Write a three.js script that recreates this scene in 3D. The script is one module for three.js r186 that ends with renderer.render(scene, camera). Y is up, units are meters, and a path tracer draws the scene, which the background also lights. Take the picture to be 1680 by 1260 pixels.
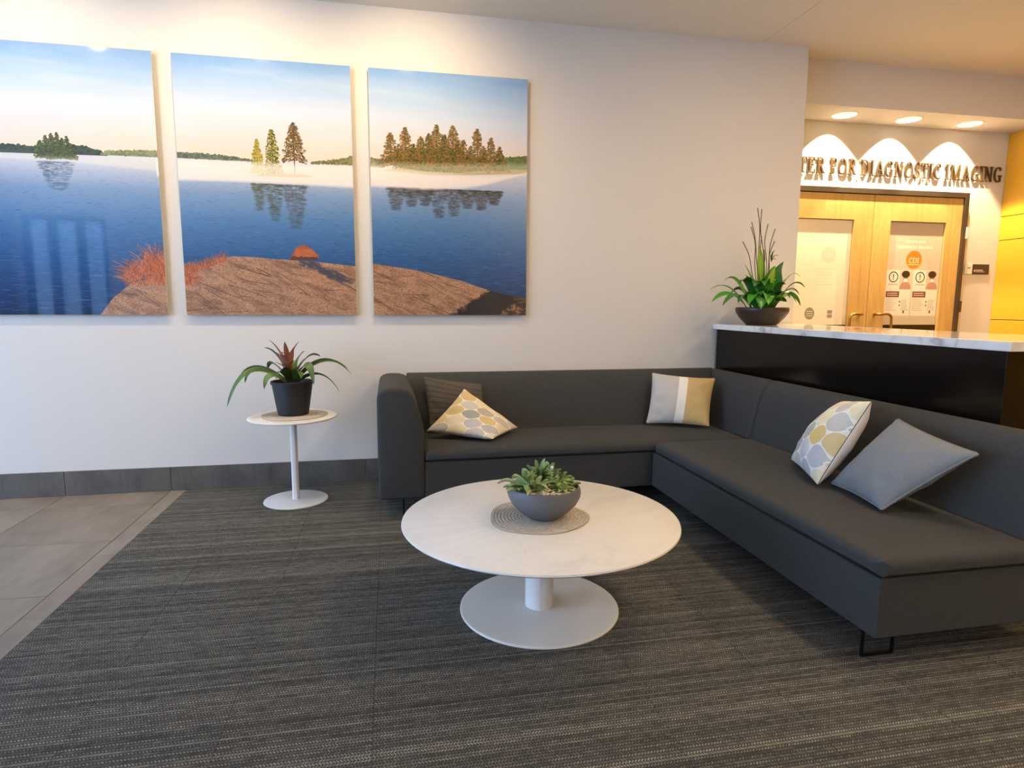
import * as THREE from 'three';
import { RoundedBoxGeometry } from 'three/addons/geometries/RoundedBoxGeometry.js';
import { mergeGeometries, mergeVertices, toCreasedNormals } from 'three/addons/utils/BufferGeometryUtils.js';
import { FontLoader } from 'three/addons/loaders/FontLoader.js';
import { RectAreaLightUniformsLib } from 'three/addons/lights/RectAreaLightUniformsLib.js';

// ------------------------------------------------------------------ camera, sky, exposure
RectAreaLightUniformsLib.init();
const scene = new THREE.Scene();
const renderer = new THREE.WebGLRenderer({ antialias: true });
renderer.toneMapping = THREE.LinearToneMapping;
renderer.toneMappingExposure = 1.05;
renderer.shadowMap.enabled = true;

const camera = new THREE.PerspectiveCamera(2 * Math.atan(630 / 1011.87) * 180 / Math.PI, 1680 / 1260, 0.05, 80);
camera.position.set(0, 1.2, 4.22);
camera.rotation.order = 'YXZ';
camera.rotation.set(-0.127951, -0.19468, 0.004181);

// overcast daylight outside the windows
scene.background = new THREE.Color().setRGB(4.5, 6.4, 9.8);

// light of the ceiling fittings (warm white)
const WARM = new THREE.Color().setRGB(1.0, 0.745, 0.45);
const WASH_CANDELA = 5.6, WASH_SPOTS = [[-1.99, 0.925], [-0.88, 0.86], [0.16, 0.86]];
const PANEL_RADIANCE = 66, PANEL_SPOTS = [[2.2, 1.7], [2.2, 3.5], [4.3, 1.6], [4.3, 3.5], [2.3, 5.1], [4.3, 5.1]];
const SOFFIT_CANDELA = 17, SOFFIT_SPOTS = [[3.62, -0.362], [4.22, -0.362], [4.82, -0.362]];

// ------------------------------------------------------------------ helpers
let seed = 12345;
const rnd = () => { seed = (seed * 1664525 + 1013904223) >>> 0; return seed / 4294967296; };
const rr = (a, b) => a + (b - a) * rnd();
const V = (x, y, z) => new THREE.Vector3(x, y, z);
const clamp = (x, a = 0, b = 1) => Math.min(b, Math.max(a, x));
const mix = (a, b, t) => a + (b - a) * t;
const smooth = (a, b, x) => { const t = clamp((x - a) / (b - a)); return t * t * (3 - 2 * t); };
const hash = (i, j, s = 0) => { let h = (Math.imul(i, 374761393) + Math.imul(j, 668265263) + Math.imul(s, 2147483647 ^ 0x5bd1e995)) | 0; h = Math.imul(h ^ (h >>> 13), 1274126177); h ^= h >>> 16; return (h >>> 0) / 4294967296; };
// value noise that repeats every (pw, ph) cells
function vnoise(x, y, pw, ph, s) {
  const xi = Math.floor(x), yi = Math.floor(y), fx = x - xi, fy = y - yi;
  const u = fx * fx * (3 - 2 * fx), v = fy * fy * (3 - 2 * fy), m = (a, n) => ((a % n) + n) % n;
  const a = hash(m(xi, pw), m(yi, ph), s), b = hash(m(xi + 1, pw), m(yi, ph), s), c = hash(m(xi, pw), m(yi + 1, ph), s), d = hash(m(xi + 1, pw), m(yi + 1, ph), s);
  return mix(mix(a, b, u), mix(c, d, u), v);
}
function fbm(x, y, pw, ph, s, n = 4) { let t = 0, a = 0.5, k = 1; for (let i = 0; i < n; i++) { t += a * vnoise(x * k, y * k, pw * k, ph * k, s + i); a *= 0.5; k *= 2; } return t; }

function dataTex(w, h, fn, srgb = true, metres = 1, metresV = metres) {
  const d = new Uint8Array(w * h * 4), o = [0, 0, 0];
  for (let j = 0; j < h; j++) for (let i = 0; i < w; i++) {
    fn(i / w, j / h, o, i, j); const k = (j * w + i) * 4;
    d[k] = clamp(o[0], 0, 255); d[k + 1] = clamp(o[1], 0, 255); d[k + 2] = clamp(o[2], 0, 255); d[k + 3] = 255;
  }
  return finishTex(new THREE.DataTexture(d, w, h), srgb, metres, metresV);
}
function finishTex(t, srgb, metres, metresV = metres) {
  t.magFilter = THREE.LinearFilter; t.minFilter = THREE.LinearMipmapLinearFilter; t.generateMipmaps = true;
  t.wrapS = t.wrapT = THREE.RepeatWrapping; t.repeat.set(1 / metres, 1 / metresV);
  if (srgb) t.colorSpace = THREE.SRGBColorSpace;
  t.needsUpdate = true; return t;
}
function asData(t) { const c = t.clone(); c.colorSpace = THREE.NoColorSpace; c.needsUpdate = true; return c; }
function canvasTex(w, h, paint) {
  const c = document.createElement('canvas'); c.width = w; c.height = h; const g = c.getContext('2d'); paint(g, w, h);
  const t = new THREE.CanvasTexture(c); t.colorSpace = THREE.SRGBColorSpace; t.magFilter = THREE.LinearFilter; return t;
}
const std = (o) => new THREE.MeshStandardMaterial(o);
const phys = (o) => new THREE.MeshPhysicalMaterial(o);

// uv in metres from positions, by the way each face points
function metreUV(geo, ox = 0, oy = 0) {
  const g = geo.index ? geo.toNonIndexed() : geo, p = g.attributes.position, uv = new Float32Array(p.count * 2);
  const a = V(), b = V(), c = V(), n = V();
  for (let i = 0; i < p.count; i += 3) {
    a.fromBufferAttribute(p, i); b.fromBufferAttribute(p, i + 1); c.fromBufferAttribute(p, i + 2);
    n.crossVectors(b.clone().sub(a), c.clone().sub(a));
    const ax = Math.abs(n.x), ay = Math.abs(n.y), az = Math.abs(n.z);
    [a, b, c].forEach((q, k) => {
      let u, v; if (ay >= ax && ay >= az) { u = q.x; v = -q.z; } else if (ax >= az) { u = q.z; v = q.y; } else { u = q.x; v = q.y; }
      uv[(i + k) * 2] = u + ox; uv[(i + k) * 2 + 1] = v + oy;
    });
  }
  g.setAttribute('uv', new THREE.BufferAttribute(uv, 2)); return g;
}
// a box given by its limits, edges rounded by r
function box(x0, x1, y0, y1, z0, z1, r = 0.002) {
  const w = x1 - x0, h = y1 - y0, d = z1 - z0;
  const g = r > 0 ? new RoundedBoxGeometry(w, h, d, 1, Math.min(r, w / 2.1, h / 2.1, d / 2.1)) : new THREE.BoxGeometry(w, h, d);
  g.translate((x0 + x1) / 2, (y0 + y1) / 2, (z0 + z1) / 2); return metreUV(g);
}
const taken = {};
function numbered(n) { if (!(n in taken)) { taken[n] = 0; return n; } taken[n]++; return `${n}_${String(taken[n]).padStart(3, '0')}`; }
function mesh(name, geo, mat, parent) {
  const g = Array.isArray(geo) ? mergeGeometries(geo.map((q) => { const k = q.index ? q.toNonIndexed() : q; for (const n of Object.keys(k.attributes)) if (!['position', 'normal', 'uv'].includes(n)) k.deleteAttribute(n); return k; })) : geo;
  const m = new THREE.Mesh(g, mat); m.name = parent === scene || !parent ? numbered(name) : name; m.castShadow = m.receiveShadow = true; (parent || scene).add(m); return m;
}
function thing(name, label, category, pos = [0, 0, 0], group) {
  const o = new THREE.Group(); o.name = numbered(name); o.position.set(...pos); o.userData = { label, category }; if (group) o.userData.group = group; scene.add(o); return o;
}
function structure(name, label, category) { const o = new THREE.Group(); o.name = name; taken[name] = 0; o.userData = { kind: 'structure', label, category }; scene.add(o); return o; }
function lathe(pts, seg = 64) { const g = new THREE.LatheGeometry(pts.map(([x, y]) => new THREE.Vector2(Math.max(x, 0.00001), y)), seg); return g; }
// closed lathe with crisp corners
const latheC = (pts, seg = 64, ang = 0.6) => toCreasedNormals(lathe(pts, seg), ang);
function tube(pts, r, seg = 24, rad = 8, closed = false) { return new THREE.TubeGeometry(new THREE.CatmullRomCurve3(pts, closed), seg, r, rad, closed); }
// smooth surface through rings of points (each ring the same length), ends capped
function loft(rings, caps = true) {
  const n = rings[0].length, pos = [], idx = [];
  rings.forEach((r) => r.forEach((p) => pos.push(p.x, p.y, p.z)));
  for (let i = 0; i < rings.length - 1; i++) for (let j = 0; j < n; j++) { const a = i * n + j, b = i * n + (j + 1) % n, c = a + n, d = b + n; idx.push(a, c, b, b, c, d); }
  if (caps) [0, rings.length - 1].forEach((k) => {
    const m = V(); rings[k].forEach((p) => m.add(p)); m.multiplyScalar(1 / n); const ci = pos.length / 3; pos.push(m.x, m.y, m.z);
    for (let j = 0; j < n; j++) { const a = k * n + j, b = k * n + (j + 1) % n; k ? idx.push(a, ci, b) : idx.push(a, b, ci); }
  });
  const g = new THREE.BufferGeometry(); g.setAttribute('position', new THREE.Float32BufferAttribute(pos, 3)); g.setIndex(idx); g.computeVertexNormals(); return g;
}
function inset(poly, d) { // 2-D polygon moved inwards by d (points run anticlockwise)
  const n = poly.length; return poly.map((p, i) => {
    const a = poly[(i + n - 1) % n], b = poly[(i + 1) % n]; let tx = b[0] - a[0], ty = b[1] - a[1]; const l = Math.hypot(tx, ty) || 1; return [p[0] - ty / l * d, p[1] + tx / l * d];
  });
}
function densify(poly, step) { const o = []; poly.forEach((p, i) => { const q = poly[(i + 1) % poly.length], k = Math.max(1, Math.round(Math.hypot(q[0] - p[0], q[1] - p[1]) / step)); for (let j = 0; j < k; j++) o.push([mix(p[0], q[0], j / k), mix(p[1], q[1], j / k)]); }); return o; }
function smoothPoly(poly, n = 2) { for (let k = 0; k < n; k++) poly = poly.map((p, i) => { const a = poly[(i + poly.length - 1) % poly.length], b = poly[(i + 1) % poly.length]; return [(a[0] + 2 * p[0] + b[0]) / 4, (a[1] + 2 * p[1] + b[1]) / 4]; }); return poly; }

// ------------------------------------------------------------------ materials
const paintBump = dataTex(256, 256, (u, v, o) => { const n = 255 * fbm(u * 60, v * 60, 60, 60, 3, 3); o[0] = o[1] = o[2] = n; }, false, 0.4);
const M = {};
M.wall = std({ color: '#dbd7d1', roughness: 0.85, bumpMap: paintBump, bumpScale: 0.0004 });
M.ceiling = std({ color: '#e6dfd0', roughness: 0.9, bumpMap: paintBump, bumpScale: 0.0003 });
M.whiteMetal = std({ color: '#e9e7e2', roughness: 0.38 });
M.darkMetal = std({ color: '#141416', roughness: 0.4, metalness: 0.6 });
M.brass = std({ color: '#b08a4c', roughness: 0.28, metalness: 1 });
M.bronze = std({ color: '#54483a', roughness: 0.45, metalness: 0.5 });
M.tintedGlass = phys({ color: '#7d8790', roughness: 0.02, transmission: 1, thickness: 0, ior: 1.5 });
M.glass = phys({ color: '#ffffff', roughness: 0.02, transmission: 1, thickness: 0, ior: 1.5 });

// woven carpet: rows of slanted stitches in uneven bands
const CT = 0.4145; // side of one carpet tile
const carpetTex = (() => {
  const W = 2048, cellX = 184, cellY = 148; // stitches across and rows along 4 tiles
  const rowTone = []; for (let r = 0; r < cellY; r++) rowTone[r] = 0.62 * hash(r, 7, 1) + 0.38 * hash(Math.floor(r / 3), 3, 2);
  return dataTex(W, W, (u, v, o) => {
    const ry = v * cellY, r = Math.floor(ry), fy = ry - r, lean = r % 2 ? 1 : -1;
    const sx = u * cellX + lean * (fy - 0.5) * 0.85, c = Math.floor(sx), fx = sx - c;
    const yarn = Math.pow(Math.sin(Math.PI * fx), 0.7) * Math.pow(Math.sin(Math.PI * fy), 0.45);
    const along = vnoise(u * 34 + Math.floor(hash(r, 5, 9) * 34), r * 0.5, 34, 74, 4);
    const tone = clamp(0.12 + 1.05 * rowTone[r] * 0.75 + (along - 0.5) * 0.42 + (hash((c % cellX + cellX) % cellX, r, 8) - 0.5) * 0.35);
    const k = yarn * (0.3 + 0.7 * tone), g = hash(Math.floor(u * W), Math.floor(v * W), 11) * 10 - 5;
    o[0] = 34 + 136 * k + g; o[1] = 33.5 + 133 * k + g; o[2] = 32 + 121 * k + g;
  }, true, 4 * CT);
})();
M.carpet = std({ map: carpetTex, bumpMap: asData(carpetTex), bumpScale: 0.003, roughness: 0.95 });

const stone = (base, vary, s, m) => dataTex(1024, 1024, (u, v, o) => {
  const n = fbm(u * 6, v * 6, 6, 6, s, 6) - 0.5, f = fbm(u * 40, v * 10, 40, 10, s + 20, 3) - 0.5, g = hash(Math.floor(u * 1024), Math.floor(v * 1024), s) - 0.5;
  const k = n * vary + f * vary * 0.4 + g * 9; for (let i = 0; i < 3; i++) o[i] = base[i] + k * (1 - 0.06 * i);
}, true, m);
const floorTex = stone([138, 126, 112], 46, 31, 1.22), baseTex = stone([92, 87, 81], 38, 57, 0.8);
M.floorTile = [0, 1, 2].map((i) => std({ map: floorTex, color: ['#ffffff', '#f4f1ee', '#f9f9f9'][i], roughness: 0.42, bumpMap: asData(floorTex), bumpScale: 0.0005 }));
M.baseTile = std({ map: baseTex, roughness: 0.6 });
M.grout = std({ color: '#4c443c', roughness: 0.95 });

const weave = dataTex(512, 512, (u, v, o, i, j) => {
  const t = (Math.sin(u * 512 * Math.PI / 2) * Math.sin(v * 512 * Math.PI / 2)) * 10, n = (fbm(u * 50, v * 50, 50, 50, 13, 3) - 0.5) * 34, g = (hash(i, j, 5) - 0.5) * 26;
  o[0] = o[1] = o[2] = 212 + t + n + g;
}, true, 0.26);
const fabric = (c, o = {}) => phys({ color: c, map: weave, bumpMap: asData(weave), bumpScale: 0.0008, roughness: 0.92, sheen: 0.25, sheenRoughness: 0.6, sheenColor: new THREE.Color('#8f8a80'), ...o });
M.sofa = fabric('#474847');

const marble = (s, strength) => dataTex(1024, 1024, (u, v, o) => {
  const w = fbm(u * 4, v * 4, 4, 4, s, 5), a = Math.abs(fbm(u * 3 + w * 0.9, v * 5 + w * 1.6, 3, 5, s + 9, 5) - 0.48), b = Math.abs(fbm(u * 7 + w, v * 4 + w, 7, 4, s + 30, 4) - 0.5);
  const vein = Math.exp(-a * 38) * strength * vnoise(u * 5, v * 5, 5, 5, s + 2) + Math.exp(-b * 60) * strength * 0.35;
  const cloud = (w - 0.5) * 12; o[0] = 240 + cloud - vein; o[1] = 236 + cloud - vein * 0.98; o[2] = 229 + cloud - vein * 0.92;
}, true, 1.3);
M.tableTop = phys({ map: marble(71, 11), roughness: 0.32 });
M.counterTop = phys({ map: marble(83, 105), roughness: 0.07 });
M.counterBody = phys({ color: '#120e0d', roughness: 0.14, specularIntensity: 0.4 });

const woodTex = dataTex(512, 1024, (u, v, o) => {
  const w = fbm(u * 5, v * 2, 5, 2, 44, 4), gr = fbm(u * 90, v * 4 + w * 3, 90, 4, 46, 3) - 0.5, ring = Math.sin((u * 9 + w * 5) * Math.PI * 2) * 0.5;
  const k = gr * 26 + ring * 7 + (w - 0.5) * 18; o[0] = 206 + k; o[1] = 166 + k * 0.9; o[2] = 100 + k * 0.7;
}, true, 0.8, 1.6);
M.maple = phys({ map: woodTex, roughness: 0.38, clearcoat: 0.25, clearcoatRoughness: 0.3 });
M.yellow = phys({ color: '#dda62a', roughness: 0.4 });
const matTex = dataTex(256, 256, (u, v, o, i, j) => { const n = (fbm(u * 20, v * 20, 20, 20, 91, 3) - 0.5) * 50 + (hash(i, j, 3) - 0.5) * 30; o[0] = 196 + n; o[1] = 187 + n; o[2] = 173 + n; }, true, 0.2);
M.straw = std({ map: matTex, roughness: 0.9, bumpMap: asData(matTex), bumpScale: 0.0008 });

// ------------------------------------------------------------------ the room
const CEIL = 3.05, XL = -5.2, XR = 5.43, ZF = 5.8, ZD = -0.54, XC = 3.006;

const floor = structure('floor', 'grey porcelain tiles beside a dark woven carpet', 'floor');
mesh('subfloor', box(XL - 0.15, XR + 0.15, -0.15, -0.006, ZD - 0.2, ZF + 0.15, 0), M.grout, floor);
const TS = 0.61, TX = -1.41, TZ = 0.264;
{
  let n = 0;
  for (let c = 0; c < 7; c++) for (let r = -1; r < 10; r++) {
    const x1 = TX - c * TS, x0 = Math.max(XL, x1 - TS), z0 = Math.max(0.0, TZ + r * TS), z1 = Math.min(ZF, TZ + (r + 1) * TS); if (z1 - z0 < 0.02 || x1 - x0 < 0.02) continue;
    const g = box(x0 + 0.0015, x1 - 0.0015, -0.008, 0, z0 + 0.0015, z1 - 0.0015, 0.001), uv = g.attributes.uv, du = hash(c, r, 2) * 1.2, dv = hash(c, r, 3) * 1.2;
    for (let i = 0; i < uv.count; i++) uv.setXY(i, uv.getX(i) + du, uv.getY(i) + dv);
    mesh('floor_tile', g, M.floorTile[n++ % 3], floor);
  }
  for (let r = -1; r < 10; r++) {
    const z0 = Math.max(0, TZ + r * TS + 0.2), z1 = Math.min(ZF, TZ + (r + 1) * TS + 0.2); if (z1 - z0 < 0.02) continue;
    mesh('border_tile', box(TX + 0.0015, -1.3175, -0.008, 0, (r === -1 ? 0 : z0) + 0.001, z1 - 0.001, 0.001), M.floorTile[(n++) % 3], floor);
  }
  for (let c = 0; c < 17; c++) for (let r = -2; r < 14; r++) {
    const x0 = -1.316 + c * CT, x1 = Math.min(XR, x0 + CT); let z0 = r * CT, z1 = Math.min(ZF, z0 + CT); z0 = Math.max(z0, ZD);
    if (r < 0 && x1 < XC + 0.05) continue; if (z1 - z0 < 0.02 || x1 - x0 < 0.02) continue;
    const g = box(x0 + 0.0003, x1 - 0.0003, -0.007, 0.001, z0 + 0.0003, z1 - 0.0003, 0.0011), uv = g.attributes.uv, du = Math.floor(hash(c, r, 5) * 256) / 256 * 4 * CT;
    for (let i = 0; i < uv.count; i++) uv.setX(i, uv.getX(i) + du);
    mesh('carpet_tile', g, M.carpet, floor);
  }
}

const wallBack = mesh('wall_back', box(XL - 0.15, XC, -0.1, CEIL + 0.1, ZD, 0, 0), M.wall, scene); wallBack.userData = { kind: 'structure', label: 'warm white painted wall behind the sofa and lake pictures', category: 'wall' };
const wallFar = mesh('wall_far', box(XC - 0.1, XR + 0.15, -0.1, CEIL + 0.1, ZD - 0.2, ZD, 0), M.wall, scene); wallFar.userData = { kind: 'structure', label: 'warm white wall with lettering around the wooden double door', category: 'wall' };
// wall with one opening: length along axis a, from a0 to a1
function holedWall(mk, a0, a1, o0, o1, y0, y1) { return [mk(a0, o0, -0.1, CEIL + 0.1), mk(o1, a1, -0.1, CEIL + 0.1), mk(o0, o1, -0.1, y0), mk(o0, o1, y1, CEIL + 0.1)]; }
const W1 = [0.7, 5.55, 0.25, 2.62], W2 = [-5.02, -3.95, 0.06, 2.42];
const wallLeft = mesh('wall_left', holedWall((a, b, y0, y1) => box(XL - 0.15, XL, y0, y1, a, b, 0), 0, ZF + 0.15, ...W1), M.wall, scene); wallLeft.userData = { kind: 'structure', label: 'white wall with wide daylight windows at the side', category: 'wall' };
const wallFront = mesh('wall_front', holedWall((a, b, y0, y1) => box(a, b, y0, y1, ZF, ZF + 0.15, 0), XL, XR + 0.15, ...W2), M.wall, scene); wallFront.userData = { kind: 'structure', label: 'white wall facing the lake pictures', category: 'wall' };

const ceiling = structure('ceiling', 'flat beige white ceiling with a fine panel joint', 'ceiling');
mesh('ceiling_panel', box(XL - 0.15, 2.63, CEIL, CEIL + 0.03, 0, ZF + 0.1, 0.001), M.ceiling, ceiling);
mesh('ceiling_panel', box(2.633, XR + 0.15, CEIL, CEIL + 0.03, ZD, ZF + 0.1, 0.001), M.ceiling, ceiling);
mesh('ceiling_deck', box(XL - 0.15, XR + 0.15, CEIL + 0.03, CEIL + 0.15, ZD - 0.2, ZF + 0.15, 0), M.ceiling, ceiling);

// yellow panelled wall on the far right
const wallRight = structure('wall_right', 'glossy yellow panelled wall beside the double door', 'wall');
mesh('backing', box(XR + 0.012, XR + 0.15, -0.1, CEIL + 0.05, ZD - 0.2, ZF + 0.15, 0), M.bronze, wallRight);
{
  const ys = [0, 0.36, 1.082, 1.793, 2.003, CEIL], zs = [ZD, 0.68, 1.9, 3.12, 4.34, ZF];
  for (let i = 0; i < 5; i++) for (let j = 0; j < 5; j++) mesh('panel', box(XR, XR + 0.013, ys[i] + 0.003, ys[i + 1] - 0.003, zs[j] + 0.002, zs[j + 1] - 0.002, 0.002), M.yellow, wallRight);
}

// dropped soffit with three round openings
const soffit = structure('ceiling_soffit', 'dropped white soffit above the double door', 'ceiling'); const SY = 2.725, SZ = -0.17;
mesh('soffit_face', box(XC, XR, SY, CEIL, SZ - 0.02, SZ, 0.001), M.wall, soffit);
{
  const s = new THREE.Shape(); s.moveTo(XC, -ZD); s.lineTo(XC, -(SZ - 0.02)); s.lineTo(XR, -(SZ - 0.02)); s.lineTo(XR, -ZD); s.closePath();
  for (const [x, z] of SOFFIT_SPOTS) { const h = new THREE.Path(); h.absarc(x, -z, 0.088, 0, Math.PI * 2, true); s.holes.push(h); }
  const g = new THREE.ExtrudeGeometry(s, { depth: 0.015, bevelEnabled: false, curveSegments: 32 }); g.rotateX(-Math.PI / 2); g.translate(0, SY, 0);
  mesh('soffit_underside', metreUV(g), M.wall, soffit);
}

const baseboard = structure('baseboard_back', 'dark grey tile skirting along the foot of the wall', 'baseboard');
for (let x = -5.065; x < 2.36; x += 0.61) { const a = Math.max(XL, x - 0.61), b = Math.min(2.36, x); mesh('tile', box(a + 0.001, b - 0.001, 0.001, 0.155, 0, 0.011, 0.0015), M.baseTile, baseboard); }
mesh('tile', box(1.646, 2.36, 0.001, 0.155, 0, 0.011, 0.0015), M.baseTile, baseboard);

// windows (outside the picture, the source of the daylight and of the reflections in the prints)
function glazing(name, label, along, a0, a1, y0, y1, at, step) {
  const w = structure(name, label, 'window'), bar = (p0, p1, q0, q1) => along === 'z' ? box(at - 0.1, at - 0.03, q0, q1, p0, p1, 0.004) : box(p0, p1, q0, q1, at + 0.03, at + 0.1, 0.004);
  mesh('frame', [bar(a0, a1, y0, y0 + 0.07), bar(a0, a1, y1 - 0.07, y1), bar(a0, a0 + 0.07, y0 + 0.07, y1 - 0.07), bar(a1 - 0.07, a1, y0 + 0.07, y1 - 0.07)], M.bronze, w);
  const n = Math.max(1, Math.round((a1 - a0) / step)), s = (a1 - a0) / n;
  for (let i = 1; i < n; i++) mesh('mullion', bar(a0 + i * s - 0.055, a0 + i * s + 0.055, y0 + 0.07, y1 - 0.07), M.bronze, w);
  for (let i = 0; i < n; i++) {
    const p0 = a0 + i * s + 0.04, p1 = a0 + (i + 1) * s - 0.04, g = new THREE.PlaneGeometry(p1 - p0, y1 - y0 - 0.1); if (along === 'z') { g.rotateY(Math.PI / 2); g.translate(at - 0.065, (y0 + y1) / 2, (p0 + p1) / 2); } else g.translate((p0 + p1) / 2, (y0 + y1) / 2, at + 0.065);
    mesh('pane', g, name === 'window_2' ? M.tintedGlass : M.glass, w);
  }
}
glazing('window_1', 'wide daylight window with dark mullions in the side wall', 'z', W1[0], W1[1], W1[2], W1[3], XL, 1.2);
glazing('window_2', 'narrow glazed opening with dark mullions facing the pictures', 'x', W2[0], W2[1], W2[2], W2[3], ZF, 0.36);

// ------------------------------------------------------------------ light fittings
function spotAt(parent, x, y, z, tx, ty, tz, cd, ang, pen, rad) {
  const l = new THREE.SpotLight(WARM, cd, 0, ang, pen, 2); l.position.set(x, y, z); l.target.position.set(tx, ty, tz); l.castShadow = true; l.shadow.radius = rad; parent.add(l, l.target);
}
const lampMat = std({ color: '#ffffff', emissive: new THREE.Color().setRGB(1, 0.86, 0.62), emissiveIntensity: 6, roughness: 0.5 });
const sides = ['nearest the wall corner', 'in the middle of the three', 'nearest the yellow wall'];
SOFFIT_SPOTS.forEach(([x, z], i) => {
  const t = thing('recessed_downlight', `round recessed downlight in the soffit, ${sides[i]}`, 'downlight', [x, SY, z], 'downlights in the soffit');
  mesh('trim_ring', latheC([[0.088, 0.016], [0.088, -0.003], [0.1, -0.004], [0.104, 0], [0.088, 0.016]], 48), M.whiteMetal, t);
  mesh('can', lathe([[0.089, 0.012], [0.089, 0.125], [0.0, 0.125]], 40), M.whiteMetal, t);
  mesh('lamp_lens', latheC([[0, 0.108], [0.045, 0.108], [0.05, 0.112], [0.05, 0.122], [0, 0.122]], 32), lampMat, t);
  spotAt(t, 0, 0.1, 0, 0, -1, 0, SOFFIT_CANDELA, 0.745, 0.12, 0.5);
});
WASH_SPOTS.forEach(([x, z], i) => {
  const t = thing('picture_spotlight', `ceiling spotlight above ${['the leftmost', 'the middle', 'the rightmost'][i]} lake picture`, 'spotlight', [x, CEIL, z], 'spotlights for the pictures');
  mesh('trim_ring', latheC([[0.045, 0], [0.062, 0], [0.06, -0.006], [0.047, -0.008], [0.045, -0.004]], 40), M.whiteMetal, t);
  mesh('lamp_lens', latheC([[0, -0.001], [0.045, -0.001], [0.045, -0.006], [0, -0.007]], 32), lampMat, t);
  spotAt(t, 0, -0.02, 0, 0, -1.0, -z, WASH_CANDELA, 1.12, 0.95, 2);
});
PANEL_SPOTS.forEach(([x, z], i) => {
  const where = ['above the chaise', 'between the chaise and the camera', 'behind the reception counter', 'beside the yellow wall', 'behind the camera', 'in the corner by the yellow wall'][i];
  const t = thing('ceiling_panel_light', `square warm white ceiling light ${where}`, 'ceiling light', [x, CEIL, z], 'square ceiling lights');
  mesh('frame', box(-0.17, 0.17, -0.02, 0, -0.17, 0.17, 0.004), M.whiteMetal, t);
  mesh('diffuser', box(-0.15, 0.15, -0.024, -0.019, -0.15, 0.15, 0.001), lampMat, t);
  const l = new THREE.RectAreaLight(WARM, PANEL_RADIANCE, 0.3, 0.3); l.position.set(0, -0.028, 0); l.rotation.x = -Math.PI / 2; t.add(l);
});

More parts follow.
